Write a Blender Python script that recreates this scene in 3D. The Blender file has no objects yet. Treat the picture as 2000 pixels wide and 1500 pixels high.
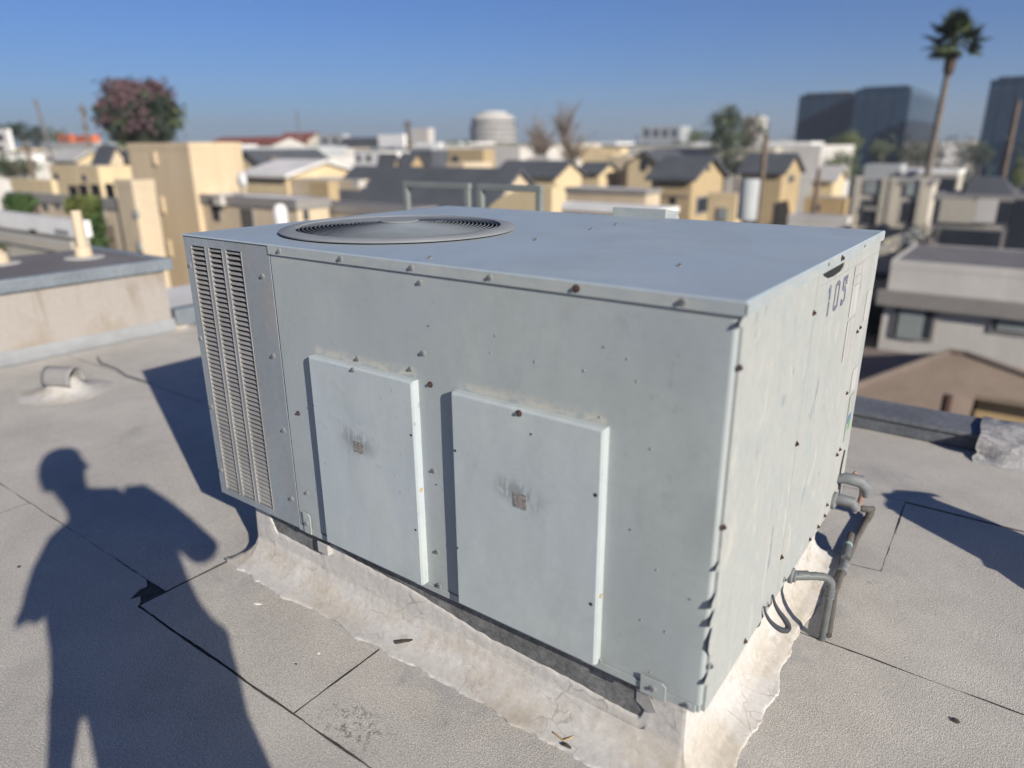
import bpy, bmesh, math, random
import numpy as np
from mathutils import Vector, Matrix, noise
random.seed(7)
S = bpy.context.scene
COL = S.collection
PI = math.pi

# ------------------------------------------------------------------ camera, sky, sun, exposure
CAM = Vector((0.42423, -1.29814, 1.24343))
FPX = 1384.88                      # focal length in pixels of the 2000 px wide photograph
ROWS = ((0.80738123, 0.58999686, -0.00626528), (0.18396635, -0.26180962, -0.94742393), (-0.56061746, 0.7637797, -0.31991974))
RIGHT, DOWN, FWD = (Vector(r) for r in ROWS)
cd = bpy.data.cameras.new('camera'); cam = bpy.data.objects.new('camera', cd); COL.objects.link(cam)
cam.matrix_world = Matrix(((RIGHT.x, -DOWN.x, -FWD.x, CAM.x), (RIGHT.y, -DOWN.y, -FWD.y, CAM.y), (RIGHT.z, -DOWN.z, -FWD.z, CAM.z), (0, 0, 0, 1)))
cd.sensor_width = 36; cd.lens = FPX / 2000 * 36
cd.clip_start = 0.05; cd.clip_end = 9000
cd.dof.use_dof = True; cd.dof.focus_distance = 2.15; cd.dof.aperture_fstop = cd.lens / 1000 / 0.0215
S.camera = cam

SUNDIR = Vector((0.85609, -0.33050, 0.39735))      # towards the sun
w = bpy.data.worlds.new('World'); S.world = w; w.use_nodes = True
wn = w.node_tree.nodes; wl = w.node_tree.links
bgn = wn.get('Background') or wn.new('ShaderNodeBackground')
out = wn.get('World Output') or wn.new('ShaderNodeOutputWorld')
sky = wn.new('ShaderNodeTexSky'); sky.sky_type = 'NISHITA'; sky.sun_disc = False
sky.sun_elevation = math.radians(23.4); sky.sun_rotation = math.atan2(SUNDIR.x, SUNDIR.y)
sky.altitude = 0; sky.air_density = 1.0; sky.dust_density = 0.15; sky.ozone_density = 5.0
tint = wn.new('ShaderNodeMix'); tint.data_type = 'RGBA'; tint.blend_type = 'MULTIPLY'; tint.inputs[0].default_value = 1; tint.inputs[7].default_value = (.41, .55, .84, 1)
wl.new(sky.outputs[0], tint.inputs[6]); wl.new(tint.outputs[2], bgn.inputs[0]); bgn.inputs[1].default_value = 0.06
wl.new(bgn.outputs[0], out.inputs[0])
sl = bpy.data.lights.new('sun', 'SUN'); sl.energy = 4.6; sl.angle = math.radians(0.5); sl.color = (1.0, 0.92, 0.80)
so = bpy.data.objects.new('sun', sl); COL.objects.link(so)
so.rotation_euler = SUNDIR.to_track_quat('Z', 'Y').to_euler(); so.location = (8, -6, 9)
S.view_settings.view_transform = 'Standard'; S.view_settings.look = 'None'
S.view_settings.gamma = 1; S.view_settings.use_curve_mapping = False
S.view_settings.exposure = 0.75
S.render.engine = 'CYCLES'
S.cycles.use_denoising = True
S.cycles.max_bounces = 6; S.cycles.diffuse_bounces = 3; S.cycles.glossy_bounces = 3; S.cycles.volume_bounces = 0

# ------------------------------------------------------------------ where things are (metres; x along the unit, y away, z up)
GZ = -0.263                        # our roof
ST = -9.8                          # street level
L, W, H = 1.89, 1.34, 0.967        # the unit
def ray(px, py):
    d = RIGHT * ((px - 1000) / FPX) + DOWN * ((py - 750) / FPX) + FWD
    return d
def on(px, py, ax, val):
    d = ray(px, py); t = (val - CAM[ax]) / d[ax]
    return CAM + d * t
def at(px, py, D):
    d = ray(px, py); return CAM + d * (D / math.hypot(d.x, d.y))
def column(p):
    q = Vector(p) - CAM; return 1000 + FPX * q.dot(RIGHT) / q.dot(FWD)
def solve(fn, target, a, b):
    fa = fn(a) - target
    for _ in range(50):
        m = (a + b) / 2; fm = fn(m) - target
        if (fm > 0) == (fa > 0): a, fa = m, fm
        else: b = m
    return (a + b) / 2

# ------------------------------------------------------------------ materials
def nd(nt, t, **kw):
    n = nt.nodes.new(t)
    for k, v in kw.items(): setattr(n, k, v)
    return n
class Mat:
    def __init__(s, name, rough=.7, metallic=0, spec=.4):
        s.m = bpy.data.materials.new(name); s.m.use_nodes = True; s.nt = s.m.node_tree
        s.b = s.nt.nodes['Principled BSDF']
        s.b.inputs['Roughness'].default_value = rough; s.b.inputs['Metallic'].default_value = metallic
        s.b.inputs['Specular IOR Level'].default_value = spec
        g = nd(s.nt, 'ShaderNodeNewGeometry'); s.pos = g.outputs['Position']; s.c = None
    def L(s, a, b): s.nt.links.new(a, b)
    def map(s, scale, rot=(0, 0, 0), off=(0, 0, 0)):
        m = nd(s.nt, 'ShaderNodeMapping'); m.inputs['Scale'].default_value = scale if hasattr(scale, '__len__') else (scale,) * 3
        m.inputs['Rotation'].default_value = rot; m.inputs['Location'].default_value = off
        s.L(s.pos, m.inputs[0]); return m.outputs[0]
    def noise(s, scale, detail=3, rough=.55, dist=0, rot=(0, 0, 0), off=(0, 0, 0)):
        n = nd(s.nt, 'ShaderNodeTexNoise'); n.inputs['Scale'].default_value = 1
        n.inputs['Detail'].default_value = detail; n.inputs['Roughness'].default_value = rough; n.inputs['Distortion'].default_value = dist
        s.L(s.map(scale, rot, off), n.inputs['Vector']); return n.outputs['Fac']
    def vor(s, scale, off=(0, 0, 0)):
        n = nd(s.nt, 'ShaderNodeTexVoronoi'); n.inputs['Scale'].default_value = 1
        s.L(s.map(scale, off=off), n.inputs['Vector']); return n.outputs['Distance']
    def ramp(s, v, a, b, x=0., y=1.):
        n = nd(s.nt, 'ShaderNodeMapRange'); n.inputs[1].default_value = a; n.inputs[2].default_value = b
        n.inputs[3].default_value = x; n.inputs[4].default_value = y; n.interpolation_type = 'SMOOTHSTEP'
        s.L(v, n.inputs[0]); return n.outputs[0]
    def math(s, op, a, b):
        n = nd(s.nt, 'ShaderNodeMath', operation=op)
        for i, v in enumerate((a, b)):
            if isinstance(v, (int, float)): n.inputs[i].default_value = v
            else: s.L(v, n.inputs[i])
        return n.outputs[0]
    def sep(s):
        n = nd(s.nt, 'ShaderNodeSeparateXYZ'); s.L(s.pos, n.inputs[0]); return n.outputs
    def mix(s, fac, col, blend='MIX'):
        n = nd(s.nt, 'ShaderNodeMix', data_type='RGBA', blend_type=blend)
        if isinstance(fac, (int, float)): n.inputs[0].default_value = fac
        else: s.L(fac, n.inputs[0])
        a = s.c
        if isinstance(a, tuple): n.inputs[6].default_value = (*a, 1)
        else: s.L(a, n.inputs[6])
        if isinstance(col, tuple): n.inputs[7].default_value = (*col, 1)
        else: s.L(col, n.inputs[7])
        s.c = n.outputs[2]; return s
    def mul(s, v, lo, hi):      # multiply the colour by a value between lo and hi
        r = s.ramp(v, .25, .75, lo, hi); cmb = nd(s.nt, 'ShaderNodeCombineColor')
        for i in range(3): s.L(r, cmb.inputs[i])
        return s.mix(1.0, cmb.outputs[0], 'MULTIPLY')
    def bump(s, v, strength, dist=.01):
        n = nd(s.nt, 'ShaderNodeBump'); n.inputs['Strength'].default_value = strength; n.inputs['Distance'].default_value = dist
        s.L(v, n.inputs['Height']); s.L(n.outputs[0], s.b.inputs['Normal']); return s
    def done(s):
        if isinstance(s.c, tuple): s.b.inputs['Base Color'].default_value = (*s.c, 1)
        else: s.L(s.c, s.b.inputs['Base Color'])
        return s.m
def simple(name, col, rough=.7, var=.12, scale=3., metallic=0, spec=.3, fine=None, bump=0):
    m = Mat(name, rough, metallic, spec); m.c = tuple(col)
    m.mul(m.noise(scale, 4), 1 - var, 1 + var)
    if fine:
        v = m.noise(fine, 2, .7); m.mul(v, 1 - var, 1 + var)
        if bump: m.bump(v, bump)
    return m.done()

def unit_paint(name, base, streak=.5, smudge=.5):
    m = Mat(name, .48, 0, .35); m.c = base
    m.mul(m.noise((2.2, 2.2, 1.6), 5, .6), .91, 1.09)
    m.mul(m.noise((9, 9, .9), 3, .6, off=(3, 1, 0)), 1 - .07 * streak, 1 + .07 * streak)
    m.mul(m.noise(38, 3, .7), .965, 1.035)
    hd_ = m.ramp(m.noise((1.3, 1.3, 1.1), 3, .6, .4, off=(11, 5, 2)), .38, .62)
    m.mix(m.math('MULTIPLY', hd_, .6), (base[0] * .97, base[1] * .99, base[2] * 1.08))
    m.mix(m.math('MULTIPLY', m.ramp(m.noise((5, 5, 3.2), 5, .7, .8, off=(2, 9, 4)), .54, .70), .45), (base[0] * .84, base[1] * .86, base[2] * .88))
    m.mix(m.math('MULTIPLY', m.ramp(m.noise((3.5, 3.5, 2.2), 4, .65, .5, off=(6, 1, 8)), .58, .72), .30), (base[0] * 1.25, base[1] * 1.2, base[2] * 1.12))
    sc_ = m.ramp(m.noise((150, 150, 7), 2, .5, .3, (.0, .55, 0)), .70, .74)
    m.mix(m.math('MULTIPLY', m.math('MULTIPLY', sc_, m.ramp(m.noise(3, 2, off=(1, 7, 7)), .50, .60)), .5 * smudge), (base[0] * 1.35, base[1] * 1.3, base[2] * 1.25))
    z = m.sep()[2]
    m.mix(m.math('MULTIPLY', m.math('MULTIPLY', m.ramp(z, .0, .12, 1, 0), m.ramp(m.noise((18, 18, 5), 4, .7, off=(4, 4, 4)), .42, .62)), .35), (base[0] * .8, base[1] * .76, base[2] * .7))
    v = m.math('MULTIPLY', m.ramp(m.vor((26, 26, 20)), .05, .17, 1, 0), m.ramp(m.noise(5, 2, off=(5, 2, 7)), .5, .68))
    m.mix(m.math('MULTIPLY', v, .7 * smudge), (base[0] * .58, base[1] * .62, base[2] * .66))
    v = m.math('MULTIPLY', m.ramp(m.noise((60, 60, 22), 2, .6, 1.0, (.3, .5, .6)), .64, .72), m.ramp(m.noise(4, 2, off=(9, 2, 1)), .48, .62))
    m.mix(m.math('MULTIPLY', v, .65 * smudge), (base[0] * .62, base[1] * .65, base[2] * .68))
    top = m.math('MULTIPLY', m.ramp(z, .87, .95), m.ramp(m.noise((7, 7, 30), 4, .7), .42, .66))
    m.mix(m.math('MULTIPLY', top, .0 if 'top' in name else .4), (.40, .40, .36))
    X = m.sep()
    if name.startswith('access'):
        for px, py in ((701, 872), (1015, 975)):
            q = on(px, py, 1, -.024)
            dx, dz = m.math('SUBTRACT', X[0], q.x), m.math('SUBTRACT', X[2], q.z)
            d = m.math('SQRT', m.math('ADD', m.math('POWER', m.math('ADD', m.math('MULTIPLY', dx, .8), m.math('MULTIPLY', dz, .45)), 2), m.math('POWER', m.math('SUBTRACT', m.math('MULTIPLY', dz, 1.5), .018), 2)), 0)
            v = m.math('MULTIPLY', m.ramp(d, .012, .085, 1, 0), m.ramp(m.noise((46, 46, 15), 3, .6, .9, (0, .7, 0)), .42, .54))
            m.mix(m.math('MULTIPLY', v, .75), (.18, .20, .21))
            v = m.math('MULTIPLY', m.ramp(d, .03, .16, 1, 0), m.ramp(m.noise((20, 20, 30), 4, .7, .5), .56, .66)); m.mix(m.math('MULTIPLY', v, .5), (.22, .245, .26))
    elif name.startswith('unit_front'):
        v = m.math('MULTIPLY', m.math('MULTIPLY', m.ramp(X[2], .650, .656, 0, 1), m.ramp(X[2], .660, .692, 1, 0)), m.ramp(m.noise((26, 26, 40), 4, .7), .40, .55))
        inb = m.math('MAXIMUM', m.math('MULTIPLY', m.ramp(X[0], -1.262, -1.25), m.ramp(X[0], -.85, -.838, 1, 0)), m.math('MULTIPLY', m.ramp(X[0], -.703, -.69), m.ramp(X[0], -.275, -.262, 1, 0)))
        m.mix(m.math('MULTIPLY', m.math('MULTIPLY', v, inb), .95), (.42, .42, .38))
        for px, py, rr in ((1230, 640, .05), (1310, 980, .04)):
            q = on(px, py, 1, 0); d = m.math('SQRT', m.math('ADD', m.math('POWER', m.math('SUBTRACT', X[0], q.x), 2), m.math('POWER', m.math('SUBTRACT', X[2], q.z), 2)), 0)
            v = m.math('MULTIPLY', m.ramp(d, rr * .4, rr, 1, 0), m.ramp(m.noise((30, 30, 30), 4, .7, .6), .44, .58)); m.mix(m.math('MULTIPLY', v, .4), (.23, .265, .275))
    m.bump(m.noise((2.6, 2.6, 2.2), 2), .22, .02)
    return m.done()

PAINT = (.302, .337, .342)
M = {}
M['front'] = unit_paint('unit_front_paint', PAINT)
M['tray'] = unit_paint('access_panel_paint', (.365, .41, .42), .4, .9)
M['top'] = unit_paint('unit_top_paint', (.30, .355, .39), .2, .5)
def side_paint():
    m = Mat('unit_side_paint', .5, 0, .3); m.c = (.325, .338, .328)
    a = m.ramp(m.noise((6, 4.6, 3.2), 5, .68, 1.8, (.35, 0, 0)), .44, .60)
    m.mix(m.math('MULTIPLY', a, .5), (.292, .325, .33))
    a = m.ramp(m.noise((16, 13, 4.2), 4, .7, 1.4, (-.3, 0, 0), (2, 5, 1)), .57, .66)
    m.mix(m.math('MULTIPLY', a, .5), (.245, .287, .305))
    a = m.ramp(m.noise((26, 19, 5.0), 4, .7, 1.0, (.2, 0, 0), (7, 3, 4)), .57, .66)
    m.mix(m.math('MULTIPLY', a, .55), (.42, .42, .39))
    a = m.ramp(m.noise((14, 13, 5.0), 3, .6, .4, (.5, 0, 0), (1, 1, 8)), .66, .70)
    m.mix(m.math('MULTIPLY', a, .8), (.19, .225, .25))
    y = m.sep()[1]
    m.mix(m.math('MULTIPLY', m.ramp(y, .90, 1.02), m.math('MULTIPLY', m.ramp(m.noise((20, 17, 3), 4, .7), .4, .6), .6)), (.37, .375, .36))
    m.mul(m.noise(40, 3, .7), .95, 1.05)
    m.bump(m.noise((3, 3, 2), 2), .18, .02)
    return m.done()
M['side'] = side_paint()
def louver_paint():
    m = Mat('louver_paint', .55, 0, .3); m.c = (.225, .255, .285)
    m.mul(m.noise((3, 3, 1.2), 4, .6), .88, 1.1)
    m.mix(m.math('MULTIPLY', m.ramp(m.noise((5, 5, 2), 4, .6, off=(2, 2, 2)), .5, .7), .5), (.25, .235, .215))
    m.mul(m.noise(45, 2, .7), .95, 1.05)
    return m.done()
M['louver'] = louver_paint()
M['slat'] = simple('slat_paint', (.225, .225, .225), .55, .12, 6)
M['dark'] = simple('dark_interior', (.012, .013, .015), .8, .2, 8)
M['gap'] = simple('panel_gap_dark', (.02, .021, .024), .9, .2, 8)
M['zinc'] = simple('zinc_screw', (.095, .10, .11), .6, .3, 60, 0)
M['rust'] = simple('rusty_screw', (.055, .030, .024), .8, .4, 90)
M['washer'] = simple('chalky_washer', (.25, .26, .26), .7, .15, 60)
M['wire'] = simple('fan_guard_wire', (.125, .145, .17), .9, .1, 10)
M['rim'] = simple('fan_guard_rim', (.20, .215, .23), .85, .12, 6)
M['stencil'] = simple('stencil_paint', (.145, .15, .20), .8, .3, 60)
M['patchlabel'] = simple('worn_label', (.20, .19, .185), .8, .45, 120)
def sticker(name, base, ink, rows, amt):
    m = Mat(name, .5, 0, .3); m.c = base
    a = m.ramp(m.noise((3, 160, rows), 2, .8), .52, .58)
    m.mix(m.math('MULTIPLY', a, amt), ink); m.mul(m.noise((30, 30, 5), 4, .7), .85, 1.1)
    return m.done()
M['sticker'] = sticker('paper_sticker', (.37, .37, .36), (.30, .30, .30), 120, .75)
M['blank'] = sticker('faded_sticker', (.385, .385, .385), (.5, .5, .5), 60, .2)
M['rating'] = sticker('rating_sticker', (.36, .37, .36), (.12, .2, .14), 95, .8)
M['green'] = simple('label_green', (.12, .25, .10), .6, .1)
M['blue'] = simple('label_blue', (.08, .13, .25), .6, .1)
M['galv'] = simple('curb_sheet_metal', (.125, .128, .132), .75, .30, 9, 0, .3, 60)

CX0, CX1, CY0, CY1 = -1.775, -.055, .06, 1.27
def membrane():
    m = Mat('cap_sheet_granules', .95, 0, .12); m.c = (.418, .400, .368)
    m.mul(m.noise((1.1, 1.1, 1), 4, .6), .90, 1.10)
    m.mul(m.noise((5, 5, 5), 4, .65, off=(4, 4, 0)), .94, 1.06)
    v = m.noise(210, 2, .8); m.mul(v, .72, 1.28)
    g = m.vor(310); m.mul(g, .86, 1.12)
    m.mix(m.math('MULTIPLY', m.ramp(m.noise((1.6, 1.6, 1), 5, .65, .4, off=(1, 8, 0)), .56, .72), .35), (.235, .235, .24))
    a = m.math('MULTIPLY', m.ramp(m.noise((9, 9, 9), 5, .8, off=(6, 3, 0)), .62, .74), m.ramp(m.noise((1.3, 1.3, 1), 2, off=(8, 8, 3)), .52, .66))
    m.mix(m.math('MULTIPLY', a, .7), (.115, .11, .105))
    sp_ = m.sep()
    ex = m.math('MAXIMUM', m.math('SUBTRACT', m.math('ABSOLUTE', m.math('SUBTRACT', sp_[0], (CX0 + CX1) / 2), 0), (CX1 - CX0) / 2 + .09), 0); ey = m.math('MAXIMUM', m.math('SUBTRACT', m.math('ABSOLUTE', m.math('SUBTRACT', sp_[1], (CY0 + CY1) / 2), 0), (CY1 - CY0) / 2 + .10), 0)
    de = m.math('SQRT', m.math('ADD', m.math('MULTIPLY', ex, ex), m.math('MULTIPLY', ey, ey)), 0)
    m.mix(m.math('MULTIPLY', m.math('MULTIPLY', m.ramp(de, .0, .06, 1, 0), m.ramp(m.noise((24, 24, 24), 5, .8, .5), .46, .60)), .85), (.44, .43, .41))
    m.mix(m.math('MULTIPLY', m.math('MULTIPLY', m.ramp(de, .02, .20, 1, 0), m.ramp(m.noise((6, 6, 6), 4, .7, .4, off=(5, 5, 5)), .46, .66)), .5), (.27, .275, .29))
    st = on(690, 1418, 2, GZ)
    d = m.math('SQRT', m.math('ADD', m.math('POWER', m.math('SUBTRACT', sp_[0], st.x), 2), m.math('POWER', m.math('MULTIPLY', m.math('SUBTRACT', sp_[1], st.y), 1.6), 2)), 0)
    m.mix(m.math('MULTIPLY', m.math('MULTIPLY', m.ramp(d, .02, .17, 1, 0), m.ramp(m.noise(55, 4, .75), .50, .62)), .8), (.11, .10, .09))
    m.bump(m.math('ADD', v, m.math('MULTIPLY', g, .8)), .55, .003)
    return m.done()
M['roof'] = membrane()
M['tar'] = simple('seam_tar', (.055, .052, .048), .9, .4, 40)
def mastic(name, white, k):
    m = Mat(name, .85, 0, .2); m.c = white
    n1 = m.noise((4.2, 4.2, 5), 5, .65, .5)
    z = m.sep()[2]
    low = m.ramp(z, GZ + .02, GZ + .13, 1, .06)
    m.mix(m.math('MULTIPLY', m.math('MULTIPLY', m.ramp(n1, .40, .66), low), .72 * k), (.36, .315, .245))
    m.mix(m.math('MULTIPLY', m.math('MULTIPLY', m.ramp(m.noise((11, 11, 14), 5, .7, off=(3, 7, 1)), .54, .7), low), .42 * k), (.25, .22, .185))
    m.mix(m.math('MULTIPLY', m.ramp(m.noise((3, 3, 3), 3, .6, off=(1, 1, 9)), .5, .75), .4), (.36, .355, .36))
    m.mix(m.math('MULTIPLY', m.ramp(m.vor((60, 60, 60)), .02, .12, 1, 0), m.math('MULTIPLY', m.ramp(m.noise(9, 2), .52, .62), .55)), (.22, .19, .16))
    cr = nd(m.nt, 'ShaderNodeTexVoronoi', feature='DISTANCE_TO_EDGE'); cr.inputs['Scale'].default_value = 1
    wv = nd(m.nt, 'ShaderNodeVectorMath', operation='MULTIPLY_ADD'); nn_ = nd(m.nt, 'ShaderNodeTexNoise'); nn_.inputs['Scale'].default_value = 14; m.L(m.pos, nn_.inputs['Vector']); wv.inputs[1].default_value = (.07, .07, .07); m.L(nn_.outputs['Color'], wv.inputs[0]); m.L(m.pos, wv.inputs[2])
    mp_ = nd(m.nt, 'ShaderNodeMapping'); mp_.inputs['Scale'].default_value = (11, 11, 16); m.L(wv.outputs[0], mp_.inputs[0]); m.L(mp_.outputs[0], cr.inputs['Vector'])
    crk = m.math('MULTIPLY', m.ramp(cr.outputs['Distance'], .006, .03, 1, 0), m.ramp(m.noise(4, 3, off=(3, 3, 1)), .50, .62)); m.mix(m.math('MULTIPLY', crk, .5), (.2, .18, .16))
    m.mix(m.math('MULTIPLY', m.ramp(m.noise((26, 26, 26), 4, .75, .5), .57, .70), .45), (.56, .55, .53))
    v = m.noise(70, 4, .7); m.mul(v, .90, 1.08)
    m.bump(m.math('ADD', v, m.noise((18, 18, 18), 3)), .35, .0022)
    return m.done()
M['mastic'] = mastic('white_roof_coating', (.455, .445, .43), 1.0)
M['mastic2'] = mastic('grey_roof_coating', (.36, .355, .35), .6)
def rough_patch():
    m = Mat('rough_patched_coating', .9, 0, .15); m.c = (.36, .355, .355)
    m.mix(m.ramp(m.noise((7, 7, 14), 5, .75, .6), .42, .60), (.22, .22, .23)); m.mix(m.math('MULTIPLY', m.ramp(m.noise((16, 16, 30), 4, .7, off=(2, 2, 2)), .52, .64), .8), (.46, .45, .44))
    m.bump(m.noise(30, 5, .75), .7, .01); return m.done()
M['mastic3'] = rough_patch()
def stained_wall():
    m = Mat('stained_stucco', .9, 0, .15); m.c = (.295, .275, .258)
    z = m.sep()[2]
    a = m.ramp(m.noise((1, 2.2, 1.5), 4, .6, .5), .44, .66)
    m.mix(m.math('MULTIPLY', a, .75), (.235, .195, .145))
    m.mix(m.math('MULTIPLY', m.ramp(m.noise((1, 8, 1.1), 4, .7, .6, off=(0, 3, 2)), .54, .72), m.ramp(z, -.22, .25, .1, .6)), (.17, .135, .09))
    m.mul(m.noise(30, 3, .6), .95, 1.05); m.bump(m.noise(120, 2), .2, .003)
    return m.done()
M['stained'] = stained_wall()
M['coping'] = simple('grey_coping_metal', (.155, .18, .205), .5, .12, 3, 0, .4, 30)
M['parapet'] = simple('dark_grey_flashing', (.11, .12, .135), .7, .2, 3, 0, .3, 40)
M['flash'] = simple('pale_grey_flashing', (.24, .25, .26), .7, .12, 5)
M['hood'] = simple('grey_vent_hood', (.215, .21, .21), .7, .12, 12)
M['darkroof'] = simple('dark_roof_sheet', (.15, .145, .15), .9, .15, 1.5, 0, .2, 60)
M['whiteroof'] = simple('white_roof_sheet', (.56, .55, .54), .8, .1, .6)
M['pipe'] = simple('grey_pvc_pipe', (.105, .115, .118), .5, .2, 14)
M['brownpipe'] = simple('weathered_brown_pipe', (.095, .088, .078), .6, .2, 14)
M['collar'] = simple('dull_metal_collar', (.15, .16, .165), .6, .3, 40, 0)
M['teal'] = simple('pipe_primer_teal', (.26, .36, .35), .7, .4, 60)
M['conduit'] = simple('grey_conduit_body', (.15, .16, .17), .6, .15, 25, 0)
M['redhose'] = simple('faded_red_hose', (.24, .15, .125), .7, .15, 20)
M['strapdark'] = simple('dark_strap', (.045, .05, .06), .8, .2, 30)  # shadow tone for the loop laid on the curb coating
M['black'] = simple('black_rubber', (.018, .018, .02), .6, .2, 20)
M['wood'] = simple('weathered_wood_bit', (.045, .038, .032), .9, .3, 60)
M['twig'] = simple('dry_twig', (.34, .24, .12), .9, .3, 60)
M['chip'] = simple('white_chip', (.72, .71, .68), .8, .1, 60)
M['framesteel'] = simple('grey_green_frame_paint', (.17, .19, .185), .6, .1, 4)
def stucco(name, c, var=.08, streak=.06):
    m = Mat(name, .9, 0, .12); m.c = tuple(c); m.mul(m.noise(.35, 4, .6), 1 - var, 1 + var)
    m.mul(m.noise((1.2, 1.2, .12), 4, .65), 1 - streak, 1 + streak); m.mul(m.noise(9, 3), .96, 1.04); return m.done()
M['tan'] = stucco('tan_stucco', (.50, .405, .28), .06, .09)
M['cream'] = stucco('cream_stucco', (.49, .41, .30))
M['yellow'] = stucco('yellow_stucco', (.385, .30, .18))
M['paleye'] = stucco('pale_yellow_stucco', (.54, .44, .28))
M['beige'] = stucco('beige_stucco', (.40, .375, .32))
M['offwhite'] = stucco('off_white_render', (.48, .465, .44))
M['brownroof'] = stucco('brown_shingle', (.235, .185, .145), .12, .12)
M['brownroof2'] = stucco('dull_brown_shingle', (.17, .14, .12), .12, .1)  # darker copy: shade put into slopes turned from the sun; low roof shares it
M['ochre'] = stucco('ochre_wall', (.42, .31, .17))
M['slate'] = stucco('slate_roof', (.078, .084, .097), .1, .08)
M['greyroof'] = stucco('grey_flat_roof', (.40, .395, .385), .1, .02)
M['trim'] = simple('grey_fascia', (.22, .21, .20), .7, .1, 1)
M['redroof'] = stucco('red_tile_roof', (.20, .068, .05), .15, .1)
M['orange'] = stucco('orange_render', (.46, .13, .065))
M['white'] = stucco('white_render', (.66, .66, .65))
M['concrete'] = stucco('office_concrete', (.44, .42, .39))
M['hazeblue'] = stucco('grey_far_concrete', (.33, .35, .36))
M['glass'] = simple('dark_window_glass', (.03, .036, .045), .15, .2, 1, 0, .5)
M['curtain'] = simple('pale_window_glass', (.22, .25, .25), .3, .2, 1, 0, .5)
M['towerglass'] = simple('blue_tower_glass', (.008, .026, .055), .2, .25, .15, 0, .5)
M['towergrey'] = simple('grey_tower_glass', (.012, .022, .036), .15, .25, .15, 0, .6)
M['towerband'] = simple('tower_floor_band', (.022, .045, .078), .3, .15, .2, 0, .5)
M['towerlight'] = simple('pale_tower_glass', (.055, .09, .125), .2, .1, .2, 0, .6)
M['leaf'] = simple('leaf_green', (.066, .088, .042), .6, .4, 2.5)
M['leafdark'] = simple('leaf_dark_green', (.028, .042, .026), .6, .4, 2.0)
M['leafyel'] = simple('leaf_yellow_green', (.10, .12, .035), .6, .35, 2.5)
M['pink'] = simple('pink_blossom', (.095, .055, .064), .7, .3, 2.5)
M['ivy'] = simple('ivy_green', (.042, .075, .024), .6, .35, 3)
M['bark'] = simple('bark', (.10, .08, .065), .9, .25, 4)
M['twigs'] = simple('bare_twigs', (.17, .135, .105), .9, .25, 3)
M['pole'] = simple('weathered_pole', (.14, .108, .085), .9, .2, 2)
M['greypole'] = simple('grey_pole', (.12, .118, .12), .7, .15, 2)
M['blueshade'] = simple('blue_tarp', (.07, .12, .25), .7, .15, 2)
M['street'] = simple('asphalt_ground', (.055, .055, .055), .95, .2, .3)
M['cloth'] = simple('dark_cotton', (.05, .055, .075), .9, .15, 8)
M['jeans'] = simple('blue_denim', (.05, .065, .11), .9, .15, 20)
M['skin'] = simple('skin', (.42, .26, .19), .5, .08, 20)
M['hair'] = simple('dark_hair', (.02, .016, .012), .6, .3, 60)

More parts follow.
